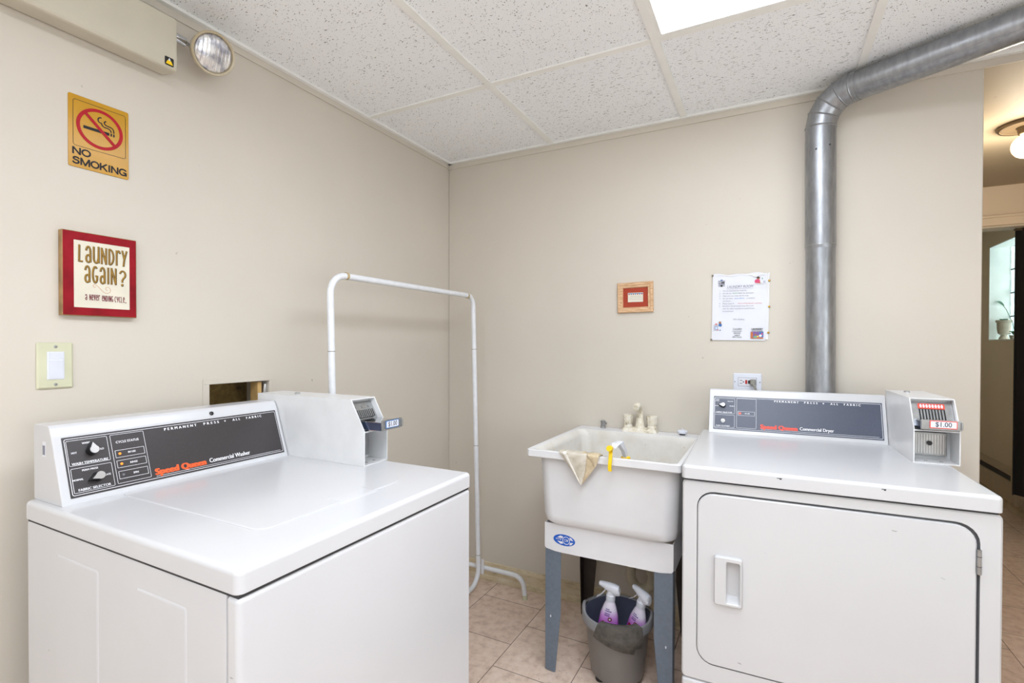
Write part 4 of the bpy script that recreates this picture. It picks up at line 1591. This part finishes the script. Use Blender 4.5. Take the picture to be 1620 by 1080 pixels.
MB('paper').box(.285 - rx, .300 - rx, -.1295 - ry, -.1285 + .0005 - ry, .085, .158, 'paper').build('care_label', rk)

# ------------------------------------------------------------------ exhaust duct
dt = thing('exhaust_duct', 'galvanised round metal exhaust duct rising behind the dryer to the ceiling', 'duct', (1.7285, -.056, .3))
dx, dy, dz = 1.7285, -.056, .3
def ln(p, q, k):
    return tuple(a + (b_ - a) * k for a, b_ in zip(p, q))
A = (1.7285, -.0515, .30)
B = (1.7160, -.066, 2.035)
R = .0485
rel = lambda p: (p[0] - dx, p[1] - dy, p[2] - dz)
zk = lambda z: ln(A, B, (z - .30) / (2.035 - .30))
v1 = MB('duct')
v1.tube([rel(A), rel(zk(1.60))], R, 'duct', 40)
v1.tube([rel(zk(1.585)), rel(zk(1.60))], [R + .0004, R + .0022], 'duct', 40, caps=False)
v1.build('lower_pipe', dt)
v2 = MB('duct', 'gap')
v2.tube([rel(zk(1.597)), rel(zk(1.99))], R + .002, 'duct', 40)
v2.tube([rel(zk(1.597)), rel(zk(1.600))], R + .003, 'steel', 40)
v2.build('upper_pipe', dt)
# segmented elbow
hd_ = Vector((.374, -.195, 0)).normalized()
P0 = Vector(zk(1.985))
E1 = Vector((1.7855, -.1180, 2.1420))
up0 = (Vector(B) - Vector(A)).normalized()
el = MB('duct', 'gap')
Cc = Vector((1.7160, -.068, 0)) + hd_ * .115
pts = []
for i in range(5):
    a = radians(90 * i / 4)
    base = Vector((1.7160, -.066, 2.035))
    pts.append(base + hd_ * (.105 * (1 - cos(a))) + Vector((0, 0, .108 * sin(a))))
pts = [P0] + pts + [pts[-1] + hd_ * .02]
# each gore is a short straight segment with a raised crimp at the joint
for i in range(len(pts) - 1):
    a, c = pts[i], pts[i + 1]
    d = (c - a).normalized()
for i in range(1, len(pts) - 1):
    d0 = (pts[i] - pts[i - 1]).normalized()
    d1 = (pts[i + 1] - pts[i]).normalized()
rr = R + .0015
loops = []
upv = None
nn = 40
for i, p in enumerate(pts):
    d0 = (pts[i] - pts[i - 1]).normalized() if i else up0
    d1 = (pts[i + 1] - pts[i]).normalized() if i < len(pts) - 1 else hd_
    bis = (d0 + d1).normalized()
    side = hd_.cross(Vector((0, 0, 1))).normalized()
    nrm = bis.cross(side).normalized()
    k = 1 / max(.5, bis.dot(d1))
    for off, ex in (((-.003, 0), (0, .0022), (.003, 0)) if 0 < i < len(pts) - 1 else ((0, 0),)):
        dd = d0 if off < 0 else d1
        loops.append([rel(p + dd * off + (side * cos(2 * pi * q / nn) + nrm * k * sin(2 * pi * q / nn)) * (rr + ex)) for q in range(nn)])
el.loft(loops, 'duct', True, True)
el.build('elbow', dt, angle=18)
hs = pts[-2]
he = hs + hd_ * ((RX - .002 - hs.x) / hd_.x)
hp = MB('duct', 'steel')
hp.tube([rel(hs + hd_ * .004), rel(hs.lerp(he, .5)), rel(he)], R, 'duct', 40)
sd = hd_.cross(Vector((0, 0, 1))).normalized()
seam = (sd * cos(radians(-38)) + Vector((0, 0, 1)) * sin(radians(-38))) * (R + .0004)
hp.tube([rel(hs + hd_ * .05 + seam), rel(he + seam)], .0022, 'duct', 8)
hp.build('ceiling_run', dt)
for q, (z, a) in enumerate(((1.945, 250), (1.955, 300))):
    c = Vector(zk(z))
    o_ = Vector((cos(radians(a)), sin(radians(a)), 0))
    MB('gap').lathe([(.003, 0), (.003, .0015), (.0018, .003), (0, .003)], 'gap', 10, X=frame(rel(c + o_ * (R + .0018)), o_.cross(Vector((0, 0, 1))) * -1, (0, 0, 1)), cap0=True, cap1=False).build('screw', dt)

# ------------------------------------------------------------------ things on the left wall
FL = lambda y, z, x=0.0: frame((x, y, z), (0, 1, 0), (0, 0, 1))      # x right (+y), y up, normal +x
# no-smoking plate
ns = thing('no_smoking_sign', 'gold no smoking sign on the left wall', 'sign', (0, -1.5895, 1.760))
F0 = FL(0, 0)
z_ = lambda lp, d: [(p[0], p[1], d) for p in lp]
b = MB('gold')
b.loft([z_(rrect(-.0655, .0655, -.0905, .0905, .004, 4), .0005), z_(rrect(-.0655, .0655, -.0905, .0905, .004, 4), .0022), z_(rrect(-.0648, .0648, -.0898, .0898, .0035, 4), .0027)], 'gold', True, True, X=F0)
b.build('plate', ns)
g = MB('signblack', 'signred')
F1 = F0 @ Matrix.Translation((0, 0, .0030))
g.ring(rrect(-.0565, .0585, -.0370, .0790, .006, 5), rrect(-.0555, .0575, -.0360, .0780, .005, 5), 'signblack', F1)
# cigarette, ember slits, smoke
cx, cy = .001, .021
g.box(cx - .036, cx + .020, cy - .0085, cy - .0010, 0, .0001, 'signblack', X=F1)
for xx in (.0225, .0285):
    g.box(cx + xx, cx + xx + .0035, cy - .0085, cy - .0010, 0, .0001, 'signblack', X=F1)
def bez(p0, p1, p2, p3, n=10):
    return [(sum(c * q[0] for c, q in zip(((1 - t) ** 3, 3 * t * (1 - t) ** 2, 3 * t * t * (1 - t), t ** 3), (p0, p1, p2, p3))),
             sum(c * q[1] for c, q in zip(((1 - t) ** 3, 3 * t * (1 - t) ** 2, 3 * t * t * (1 - t), t ** 3), (p0, p1, p2, p3)))) for t in [i / n for i in range(n + 1)]]
sm = bez((cx + .0300, cy + .0010), (cx + .0310, cy + .0140), (cx + .0240, cy + .0150), (cx + .0160, cy + .0150)) + \
    bez((cx + .0160, cy + .0150), (cx + .0060, cy + .0160), (cx + .0080, cy + .0260), (cx + .0135, cy + .0260))[1:]
g.stroke(sm, .0028, 'signblack', F1, .0001)
sm = bez((cx + .0238, cy + .0010), (cx + .0240, cy + .0090), (cx + .0180, cy + .0100), (cx + .0100, cy + .0095)) + \
    bez((cx + .0100, cy + .0095), (cx + .0000, cy + .0120), (cx + .0060, cy + .0190), (cx + .0000, cy + .0180))[1:] + \
    bez((cx + .0000, cy + .0180), (cx - .0070, cy + .0190), (cx - .0070, cy + .0320), (cx + .0030, cy + .0315))[1:]
g.stroke(sm, .0028, 'signblack', F1, .0001)
g.ring(circ(cx, cy, .0510, 56, .0510), circ(cx, cy, .0430, 56, .0430), 'signred', F1 @ Matrix.Translation((0, 0, .0002)))
d = .0445 * cos(radians(45))
g.stroke([(cx - d, cy + d), (cx + d, cy - d)], .0078, 'signred', F1, .0005)
SANS = {
    'N': (.74, [[(.09, 0), (.09, 1)], [(.09, .96), (.65, .04)], [(.65, 0), (.65, 1)]]),
    'O': (.82, [[(.41 + .33 * cos(radians(a)), .5 + .42 * sin(radians(a))) for a in range(0, 361, 15)]]),
    'S': (.70, [[(.60, .70), (.585, .78), (.53, .86), (.44, .905), (.35, .91), (.24, .885), (.17, .83), (.14, .74), (.16, .65), (.23, .59), (.35, .55), (.48, .51), (.56, .45), (.59, .36), (.58, .25), (.52, .16), (.43, .105), (.34, .09), (.23, .11), (.15, .17), (.11, .25), (.10, .32)]]),
    'M': (.88, [[(.09, 0), (.09, 1)], [(.10, .97), (.44, .05), (.78, .97)], [(.79, 0), (.79, 1)]]),
    'K': (.74, [[(.09, 0), (.09, 1)], [(.66, 1), (.13, .40)], [(.28, .56), (.68, 0)]]),
    'I': (.28, [[(.14, 0), (.14, 1)]]),
    'G': (.80, [[(.70, .72), (.66, .80), (.59, .87), (.49, .915), (.40, .92), (.29, .90), (.19, .83), (.12, .72), (.09, .58), (.09, .44), (.12, .30), (.18, .19), (.27, .11), (.39, .08), (.51, .10), (.60, .16), (.67, .25), (.68, .44), (.42, .44)], [(.70, .46), (.70, 0)]]),
}
def sans(txt, x0, x1, y0, h, w, m):
    kx = (x1 - x0) / sum(SANS[c][0] for c in txt)
    x = x0
    for i, c in enumerate(txt):
        for k, s_ in enumerate(SANS[c][1]):
            g.stroke([(x + p[0] * kx, y0 + p[1] * h) for p in s_], w, m, F1, i * 2e-5 + k * 2e-5)
        x += SANS[c][0] * kx
sans('NO', -.0585, -.0190, -.0590, .0180, .0038, 'signblack')
sans('SMOKING', -.0590, .0610, -.0830, .0185, .0038, 'signblack')
g.build('lettering', ns)

# LAUNDRY again? plaque
ls = thing('laundry_plaque', 'red bordered laundry plaque on the left wall above the light switch', 'plaque', (0, -1.5950, 1.4005))
b = MB('woodedge', 'darkred')
hw, hh = .0805, .1050
b.loft([z_(rrect(-hw, hw, -hh, hh, .001, 2), .0012), z_(rrect(-hw, hw, -hh, hh, .001, 2), .0180), z_(rrect(-hw + .0015, hw - .0015, -hh + .0015, hh - .0015, .001, 2), .0195)], 'woodedge', True, False, X=F0)
b.loft([z_(rrect(-hw + .0015, hw - .0015, -hh + .0015, hh - .0015, .001, 2), .0195), z_(rrect(-hw + .004, hw - .004, -hh + .004, hh - .004, .001, 2), .0200)], 'darkred', False, True, X=F0)
b.build('board', ls)
px0, px1, py0, py1 = -.0575, .0630, -.0840, .0830
MB('cream').loft([z_(rrect(px0, px1, py0, py1, .0008, 2), .0198), z_(rrect(px0, px1, py0, py1, .0008, 2), .0206)], 'cream', False, True, X=F0).build('print', ls)
g = MB('darkink', 'goldink', 'maroonink', 'copperink')
F2 = F0 @ Matrix.Translation((0, 0, .0208))
def ell(cx_, cy_, rx_, ry_, a0, a1, n=12):
    return [(cx_ + rx_ * cos(radians(a0 + (a1 - a0) * i / n)), cy_ + ry_ * sin(radians(a0 + (a1 - a0) * i / n))) for i in range(n + 1)]
# hand-drawn capitals, in a unit box 0..w by 0..1
GL = {
    'L': (.50, [[(.06, 1), (.02, .03), (.48, .03)]]),
    'a': (.62, [ell(.30, .62, .26, .34, 165, 20, 8) + [(.55, .5), (.55, .02)], ell(.30, .24, .25, .22, 40, 400, 16)]),
    'U': (.66, [[(.03, 1), (.03, .35)] + ell(.33, .32, .30, .29, 180, 300, 8) + [(.60, .35), (.62, 1), (.62, .02)]]),
    'u': (.62, [[(.04, .98), (.05, .30)] + ell(.32, .30, .27, .28, 180, 360, 10) + [(.60, .98)]]),
    'N': (.62, [[(.03, 0), (.03, .97), (.57, .03), (.58, 1)]]),
    'D': (.62, [[(.05, .02), (.05, .98)], [(.05, .97)] + ell(.10, .5, .48, .47, 80, -80, 12) + [(.05, .03)]]),
    'r': (.46, [[(.06, .02), (.06, .96)], [(.06, .55)] + ell(.30, .62, .24, .32, 165, 30, 8)]),
    'y': (.62, [[(.03, 1), (.06, .62)] + ell(.30, .62, .25, .20, 180, 330, 6) + [(.58, 1)], [(.60, 1), (.42, .35), (.22, 0)]]),
    'Y': (.62, [[(.03, 1), (.30, .45)], [(.62, 1), (.30, .45), (.18, 0)]]),
    'G': (.62, [ell(.32, .5, .29, .47, 50, 320, 16) + [(.56, .42), (.34, .42)]]),
    'I': (.18, [[(.09, 0), (.09, 1)]]),
    '?': (.50, [ell(.25, .74, .22, .24, 170, -70, 12) + [(.22, .36), (.22, .22)], ell(.22, .05, .035, .035, 0, 360, 8)]),
    'v': (.50, [[(.02, 1), (.25, .02), (.48, 1)]]),
    'e': (.52, [[(.05, .48), (.48, .52)] + ell(.27, .5, .23, .46, 20, 320, 14)]),
    'C': (.50, [ell(.28, .5, .25, .47, 50, 310, 14)]),
    'i': (.16, [[(.08, 0), (.08, 1)]]),
    '_': (.42, [ell(.06, .02, .03, .03, 0, 360, 6), ell(.20, .02, .03, .03, 0, 360, 6), ell(.34, .02, .03, .03, 0, 360, 6)]),
    ' ': (.34, []),
}
def scribe(txt, x0, x1, y0, h, w, m, dz=0.0, gap=.15, off=(0, 0), lean=0.0):
    gap = .30
    tot = sum(GL[c][0] + gap for c in txt) - gap
    kx = (x1 - x0) / tot
    x = x0
    for i, c in enumerate(txt):
        gw, strokes = GL[c]
        for s_ in strokes:
            g.stroke([(x + p[0] * kx + off[0] + lean * p[1] * h, y0 + p[1] * h + off[1]) for p in s_], w, m, F2, dz + i * 4e-5 + strokes.index(s_) * 1.5e-5)
        x += (gw + gap) * kx
for off, m, dz, w in (((.0007, -.0007), 'darkink', 0, .0048), ((0, 0), 'goldink', .0006, .0031)):
    scribe('LaUNDrY', -.0480, .0560, .0305, .0420, w, m, dz, off=off)
    scribe('aGaIN', -.0360, .0315, -.0200, .0430, w, m, dz, off=off)
    scribe('?', .0395, .0535, -.0210, .0400, w, m, dz, off=off)
cur = bez((-.0180, -.0260), (-.0150, -.0200), (-.0060, -.0300), (.0020, -.0400)) + bez((.0020, -.0400), (.0120, -.0520), (.0260, -.0380), (.0160, -.0290))[1:] + bez((.0160, -.0290), (.0080, -.0250), (.0060, -.0360), (.0130, -.0370))[1:]
g.stroke(cur, .0012, 'copperink', F2)
g.stroke(bez((-.0180, -.0260), (-.0200, -.0310), (-.0130, -.0340), (-.0140, -.0290)), .0011, 'copperink', F2)
scribe('a NeVer'.replace('V', 'v'), -.0345, -.0045, -.0650, .0150, .0015, 'maroonink')
scribe('eNDiNG', .0010, .0250, -.0655, .0150, .0015, 'maroonink')
scribe('CyCLe_', .0290, .0550, -.0660, .0150, .0015, 'maroonink')
g.build('lettering', ls, recalc=False)

# light switch
sw = thing('light_switch', 'ivory wall plate with a white paddle switch', 'light switch', (0, -1.6838, 1.1720))
b = MB('ivory')
b.loft([z_(rrect(-.0350, .0350, -.0560, .0560, .003, 4), .0006), z_(rrect(-.0350, .0350, -.0560, .0560, .003, 4), .0030), z_(rrect(-.0315, .0315, -.0525, .0525, .003, 4), .0060)], 'ivory', True, True, X=F0)
b.build('wall_plate', sw)
b = MB('coolwhite')
b.loft([z_(rrect(-.0165, .0165, -.0335, .0335, .001, 2), .0058), z_(rrect(-.0165, .0165, -.0335, .0335, .001, 2), .0075), z_(rrect(-.0135, .0135, -.0300, .0300, .001, 2), .0080)], 'coolwhite', False, True, X=F0)
b.prism([(-.0305, .0072), (-.0305, .0086), (.012, .0108), (.0135, .0100), (.0150, .0086), (.0305, .0092), (.0305, .0072)], -.0130, .0130, 'x', 'coolwhite', X=F0 @ Matrix.Identity(4))
b.build('paddle', sw)
for zz in (.0460, -.0460):
    MB('steel').lathe([(.0036, .0058), (.0034, .0070), (.0, .0074)], 'steel', 14, X=F0 @ Matrix.Translation((0, zz, 0)), cap1=False).build('screw', sw)

# emergency light: long beige battery box with one round lamp head
em = thing('emergency_light', 'beige emergency light box with one round lamp head under the ceiling', 'emergency light', (0, -1.620, 1.985))
L2 = .181
pf = [(0.001, .012), (.001, .172), (.060, .172), (.0745, .160), (.0775, .150), (.0775, .014), (.0700, .003), (.062, .000), (.012, .010)]
pf = [(0.001, .010), (.001, .150), (.060, .150), (.0700, .148), (.0760, .142), (.0760, .010), (.0720, .003), (.066, .001), (.012, .006)]
MB('emerg').prism(pf, -L2 + .003, L2 - .003, 'y', 'emerg', .0008, 1).build('battery_box', em)
for s in (-1, 1):
    MB('emerg').prism([(p[0] + (-.0015 if p[0] > .03 else 0), p[1]) for p in pf], s * L2 - (.003 if s > 0 else 0), s * L2 + (.003 if s < 0 else 0), 'y', 'emerg').build('end_plate', em)
Fs = frame((.0764, .1605, .0185), (0, 1, 0), (0, 0, 1))
b = MB('black', 'yellow')
b.loft([z_(rrect(-.0115, .0115, -.0115, .0115, .003, 4), 0), z_(rrect(-.0115, .0115, -.0115, .0115, .003, 4), .0005)], 'black', False, True, X=Fs)
b.poly([(-.009, -.008, .0008), (.009, -.008, .0008), (.005, .002, .0008), (-.005, .002, .0008)], 'yellow', Fs)
b.poly([(-.0035, .002, .0009), (.0035, .002, .0009), (.001, .0085, .0009), (-.001, .0085, .0009)], 'coolwhite', Fs)
b.build('warning_sticker', em)
arm = MB('chrome', 'black')
arm.tube([(.040, L2 - .002, .116), (.044, L2 + .040, .112)], .0125, 'chrome', 18)
arm.tube([(.044, L2 + .040, .112), (.046, L2 + .060, .108)], .006, 'steel', 10)
arm.build('lamp_arm', em)
lc = Vector((.0980, -1.3560 + 1.620, 2.0740 - 1.985))
la = Vector((1.22, -.22, -.52)).normalized()
Xl = (la).to_track_quat('Z', 'Y').to_matrix().to_4x4()
Xl.translation = lc
Xl = Xl @ Matrix.Scale(1.09, 4)
LR = .0515
sh = MB('emerg_d')
sh.lathe([(.0, -.052), (.016, -.050), (.032, -.042), (.043, -.027), (.0495, -.006), (.0525, .012), (.0535, .016), (.0520, .019), (.0475, .018), (.0455, .012)], 'emerg_d', 40, X=Xl, cap0=False, cap1=False)
lm = sh.build('lamp_head', em)
ln_ = MB('lens', 'chrome')
prof = []
for i in range(15):
    a = radians(90 * i / 14)
    prof.append((.0458 * cos(a), .012 + .010 * sin(a)))
ln_.lathe(prof[:-1] + [(.0004, .022)], 'lens', 40, X=Xl, cap0=False, cap1=True)
for i in range(-4, 5):
    xx = i * .0095
    hl = math.sqrt(max(0, .044 ** 2 - xx ** 2))
    pts_ = []
    for k in range(13):
        yy = -hl + 2 * hl * k / 12
        rr_ = math.sqrt(xx * xx + yy * yy) / .0458
        pts_.append((xx, yy, .0122 + .010 * math.sqrt(max(0, 1 - rr_ * rr_))))
    ln_.tube(pts_, .0014, 'lens', 8, X=Xl)
ln_.build('lens', lm)

# ------------------------------------------------------------------ things on the back wall
FB = lambda x, z, y=0.0: frame((x, y, z), (1, 0, 0), (0, 0, 1))      # normal -y
FB0 = FB(0, 0)
pf_ = thing('picture_frame', 'small oak picture frame with brick red mat on the back wall', 'picture frame', (1.0145, 0, 1.4385))
def ringz(w, h):
    return [(-w, -h), (w, -h), (w, h), (-w, h)]
b = MB('oak')
ro = [((.0800, .0680), .001), ((.0800, .0680), .010), ((.0770, .0650), .0145), ((.0680, .0560), .0135), ((.0650, .0530), .0105), ((.0580, .0460), .0105), ((.0560, .0440), .007), ((.0545, .0425), .003)]
b.loft([z_(ringz(*w), d) for w, d in ro], 'oak', True, False, X=FB0 @ Matrix.Rotation(radians(1.0), 4, 'Z'))
b.build('wood_frame', pf_, angle=20)
MB('brick').box(-.0550, .0550, -.0430, .0430, .002, .004, 'brick', X=FB0).build('mat_board', pf_)
b = MB('cream', 'clipblue', 'signred', 'greyink')
F3 = FB0 @ Matrix.Translation((.0005, .0010, .0042))
b.box(-.0340, .0340, -.0215, .0205, 0, .0004, 'cream', X=F3)
b.box(-.0335, .0335, .0155, .0180, .0004, .0006, 'clipblue', X=F3)
for i in range(7):
    xx = -.0285 + i * .0095
    b.poly([(xx - .0032, .0155, .0007), (xx, .0095, .0007), (xx + .0032, .0155, .0007)], 'signred' if i % 2 == 0 else 'clipblue', F3)
random.seed(9)
for r, (yy, xa, xb) in enumerate(((.0040, -.022, .022), (-.0030, -.029, .029), (-.0100, -.027, .028))):
    x = xa
    while x < xb:
        wv = random.uniform(.003, .008)
        b.stroke([(x, yy), (x + wv * .3, yy + .0014), (x + wv * .6, yy - .0012), (min(x + wv, xb), yy + .0008)], .0009, 'greyink', F3, .0006)
        x += wv + .0022
b.build('card', pf_)

# laminated notice sheet
nt = thing('notice_sheet', 'laundry room rules in a clear plastic sleeve pinned to the back wall', 'notice', (1.4385, 0, 1.3800))
Fn = FB0 @ Matrix.Rotation(radians(-.8), 4, 'Z')
b = MB('paper')
def wavy(x0, x1, z0, z1, d, amp, n=18, k=14):
    rows = []
    for j in range(k + 1):
        v = j / k
        row = []
        for i in range(n + 1):
            u = i / n
            x = x0 + (x1 - x0) * u
            zz = z0 + (z1 - z0) * v
            if v > .99:
                zz += .0022 * sin(u * 17) + .002 * sin(u * 9 + 1)
            y = d + amp * (v ** 4) * (.5 + .5 * sin(u * 12 + 1.2)) + amp * .15 * sin(u * 5 + v * 7)
            row.append(Fn @ Vector((x, zz, y)))
        rows.append(row)
    return rows
cloth_patch(b, wavy(-.1010, .1000, -.1350, .1380, .0045, .0025), 'paper', .0006)
b.build('paper', nt, angle=60)
b = MB('sleeve')
cloth_patch(b, wavy(.0995, .1110, -.1300, .1370, .0030, .002), 'sleeve', .0005)
for (ua, ub, yy, sz) in ((-.09, .02, .133, .0035), (.03, .09, .128, .004), (.055, .10, .094, .0025), (.075, .10, .078, .002)):
    b.stroke([(ua + (ub - ua) * k / 8, yy + sz * sin(k * 1.1)) for k in range(9)], sz, 'sleeve', Fn, .0085)
b.build('sleeve', nt, angle=60, recalc=False)
g = MB('greyink')
Fg = Fn @ Matrix.Translation((0, 0, .0082))
g.text('LAUNDRY ROOM', .0150, 'greyink', Fg @ Matrix.Translation((.0030, .0850, 0)), sx=.82, shear=.25)
g.stroke([(-.047, .0765), (.052, .0765)], .0007, 'greyink', Fg)
g.build('heading', nt, recalc=False)
g = MB('greyink')
lines = [('1.', 'Do not overload the machines.', None, ''), ('2.', 'Do not use ', 'BLEACH', ' with the detergent.'), ('3.', 'Make sure you clean the lint trap.', None, ''),
         ('4.', 'Do not leave ', 'items behind', ' in washers'), ('', 'and dryers.', None, ''), ('5.', 'Please close all ', 'doors of the laundry machines', ''),
         ('6.', 'Residents should always keep this room', None, ''), ('', 'clean for other residents to avoid further', None, ''), ('', 'inconvenience.', None, '')]
cols = {1: 'greenink', 3: 'blueink', 5: 'redink'}
for i, (n_, a_, b_, c_) in enumerate(lines):
    yy = .0690 - i * .0105
    if n_:
        g.text(n_, .0072, 'greyink', Fg @ Matrix.Translation((-.0740, yy, 0)), align='LEFT')
    if b_ is None:
        g.text(a_, .0072, 'greyink', Fg @ Matrix.Translation((-.0610, yy, 0)), align='LEFT')
    else:
        wa, wb = len(a_) * .0034, len(b_) * .0036
        g.text(a_, .0072, 'greyink', Fg @ Matrix.Translation((-.0610, yy, 0)), align='LEFT')
        g.text(b_, .0072, cols[i], Fg @ Matrix.Translation((-.0610 + wa, yy, 0)), align='LEFT')
        g.text(c_, .0072, 'greyink', Fg @ Matrix.Translation((-.0610 + wa + wb, yy, 0)), align='LEFT')
g.build('rules_text', nt, recalc=False)
g = MB('greyink')
g.text('Office Building', .0072, 'greyink', Fg @ Matrix.Translation((.001, -.0490, 0)))
g.build('footer_text', nt, recalc=False)
g = MB('inkblack')
g.text('Laundry', .0125, 'inkblack', Fg @ Matrix.Translation((-.0035, -.0880, 0)), sx=.85, shear=.3)
g.text('WASH & DRY', .0060, 'inkblack', Fg @ Matrix.Translation((-.0035, -.0985, 0)))
g.text('SERVICE', .0072, 'inkblack', Fg @ Matrix.Translation((-.0035, -.1060, 0)), bold=.005)
g.text('wash it', .0068, 'inkblack', Fg @ Matrix.Translation((-.0035, -.1140, 0)), bold=.02)
g.text('DRY FOLD', .0072, 'inkblack', Fg @ Matrix.Translation((-.0035, -.1220, 0)), bold=.005)
g.build('slogan_text', nt, recalc=False)
g = MB('inkblack')
g.text('LAUNDRY', .0105, 'inkblack', Fg @ Matrix.Translation((.0700, -.0890, 0)), bold=.03, sx=.86)
g.text('TODAY OR NAKED', .0048, 'inkblack', Fg @ Matrix.Translation((.0700, -.0965, 0)), bold=.02)
g.build('poster_text', nt, recalc=False)
g = MB('clipgrey')
def ov(cx_, cy_, rx_, ry_, m, dz=0):
    g.poly([(p[0], p[1], dz) for p in circ(cx_, cy_, rx_, 16, ry_)], m, Fg)
def rc(x0, x1, y0, y1, m, dz=0):
    g.poly([(x0, y0, dz), (x1, y0, dz), (x1, y1, dz), (x0, y1, dz)], m, Fg)
# top left mark
rc(-.080, -.053, .108, .1115, 'greyink'); rc(-.068, -.055, .1005, .1060, 'inkblack'); rc(-.080, -.069, .1005, .1045, 'greyink'); rc(-.078, -.054, .0950, .0985, 'greyink')
ov(-.0665, .0905, .0050, .0035, 'inkblack'); rc(-.079, -.073, .0885, .0920, 'greyink'); rc(-.060, -.054, .0885, .0920, 'greyink'); ov(-.0665, .1140, .0050, .0022, 'clipblue')
g.build('clip_art', nt, recalc=False)
g = MB('clipgrey')
# top right: person folding beside a machine
ov(.067, .1045, .0100, .0085, 'clippink'); ov(.0705, .1175, .0058, .0058, 'cliptan', .0001); ov(.0698, .1200, .0055, .0035, 'inkblack', .0002)
rc(.078, .098, .0960, .1090, 'coolwhite', .0001); rc(.088, .0965, .0970, .1060, 'clipgrey', .0002); rc(.0835, .0865, .1120, .1180, 'greenink'); ov(.0755, .0985, .0035, .0025, 'cliporange', .0002)
g.build('clip_art', nt, recalc=False)
g = MB('clipgrey')
# bottom left: machine and person
rc(-.0935, -.0755, -.0940, -.0720, 'clipgrey'); ov(-.0830, -.0850, .0062, .0062, 'blueink', .0001); ov(-.0830, -.0850, .0042, .0042, 'coolwhite', .0002)
ov(-.0840, -.0690, .0045, .0035, 'redink'); ov(-.0690, -.0620, .0048, .0048, 'cliptan'); ov(-.0685, -.0725, .0065, .0075, 'clipblue'); ov(-.0715, -.0850, .0070, .0070, 'coolwhite', .0001)
rc(-.0700, -.0665, -.0960, -.0920, 'clipblue'); ov(-.0780, -.0925, .003, .002, 'redink', .0001)
g.build('clip_art', nt, recalc=False)
g = MB('clipgrey')
# bottom right poster
rc(.0465, .0930, -.1270, -.0990, 'clippurple'); rc(.0780, .0930, -.1270, -.0990, 'clipblue', .0001); rc(.0465, .0930, -.1270, -.1220, 'cliporange', .0002)
ov(.0510, -.1110, .0045, .0115, 'cliporange', .0003); ov(.0650, -.1120, .0040, .0045, 'cliptan', .0003); ov(.0640, -.1205, .0075, .0045, 'greenink', .0004)
ov(.0825, -.1150, .0055, .0050, 'coolwhite', .0003); ov(.0880, -.1080, .0025, .0045, 'clippink', .0004); ov(.0730, -.1180, .0035, .0030, 'yellow', .0005)
g.build('clip_art', nt, recalc=False)

# thumbtacks
def tack(x, z, m, label, group=None, d=.0055):
    t = MB(m).lathe([(.0012, -.0045), (.0012, 0), (.0040, .0), (.0042, .0012), (.0028, .0026), (0, .0030)], m, 14, X=frame((0, 0, 0), (1, 0, 0), (0, 0, 1)), cap0=True, cap1=False)
    o = t.build('thumbtack')
    o.location = (x, -d, z)
    return tag(o, label, 'thumbtack', 'thumbtacks holding the notice')
tack(1.3392, 1.5160, 'nickel', 'dull grey thumbtack at the top left corner of the notice', d=.0085)
tack(1.3348, 1.2480, 'nickel', 'dull grey thumbtack at the bottom left corner of the notice')
tack(1.5497, 1.4838, 'brass', 'brass thumbtack, topmost of three on the right edge of the notice')
tack(1.5500, 1.3798, 'brass', 'brass thumbtack, middle of three on the right edge of the notice')
tack(1.5476, 1.2758, 'brass', 'brass thumbtack, lowest of three on the right edge of the notice')

# outlet, plug, cord
ot = thing('wall_outlet', 'white horizontal outlet plate with red test button above the dryer', 'outlet', (1.4725, 0, 1.0750))
b = MB('coolwhite')
b.loft([z_(rrect(-.0525, .0525, -.0350, .0350, .003, 4), .0004), z_(rrect(-.0525, .0525, -.0350, .0350, .003, 4), .003), z_(rrect(-.0500, .0500, -.0325, .0325, .003, 4), .0052)], 'coolwhite', True, True, X=FB0)
b.build('wall_plate', ot)
b = MB('coolwhite', 'black')
b.loft([z_(rrect(-.0330, .0330, -.0165, .0165, .002, 3), .0050), z_(rrect(-.0330, .0330, -.0165, .0165, .002, 3), .0068)], 'paper', False, True, X=FB0)
b.ring(rrect(-.0345, .0345, -.0180, .0180, .002, 3), rrect(-.0330, .0330, -.0165, .0165, .002, 3), 'greyink', FB0 @ Matrix.Translation((0, 0, .0056)))
for sy in (-.006, .006):
    b.box(-.0275, -.0185, sy - .0011, sy + .0011, .0068, .0070, 'black', X=FB0)
b.box(-.0165, -.0120, -.0022, .0022, .0068, .0070, 'black', X=FB0)
b.build('receptacle', ot)
MB('redbtn').box(-.0075, .0000, -.0080, .0080, .0066, .0086, 'redbtn', .0005, 1, X=FB0).build('reset_button', ot)
MB('black').box(.0030, .0095, -.0070, .0070, .0066, .0086, 'black', .0005, 1, X=FB0).build('test_button', ot)
for xx in (-.0460, .0460):
    MB('steel').lathe([(.0030, .005), (.0028, .0062), (0, .0066)], 'steel', 12, X=FB0 @ Matrix.Translation((xx, 0, 0)), cap1=False).build('screw', ot)
pg = thing('power_plug', 'grey plug with its cord in the right socket of the outlet', 'plug', (1.4935, -.0075, 1.0750))
b = MB('plugrey')
b.loft([z_(rrect(-.0110, .0110, -.0120, .0120, .004, 4), 0), z_(rrect(-.0110, .0110, -.0120, .0120, .004, 4), .014), z_(rrect(-.0070, .0080, -.0090, .0070, .003, 4), .024)], 'plugrey', True, True, X=FB0)
b.build('plug_body', pg)
MB('plugrey').tube([(0, -.018, -.002), (.004, -.026, -.008), (.012, -.030, -.030), (.018, -.030, -.060), (.020, -.030, -.14), (.020, -.030, -.40)], .0042, 'plugrey', 12).build('cord', pg)
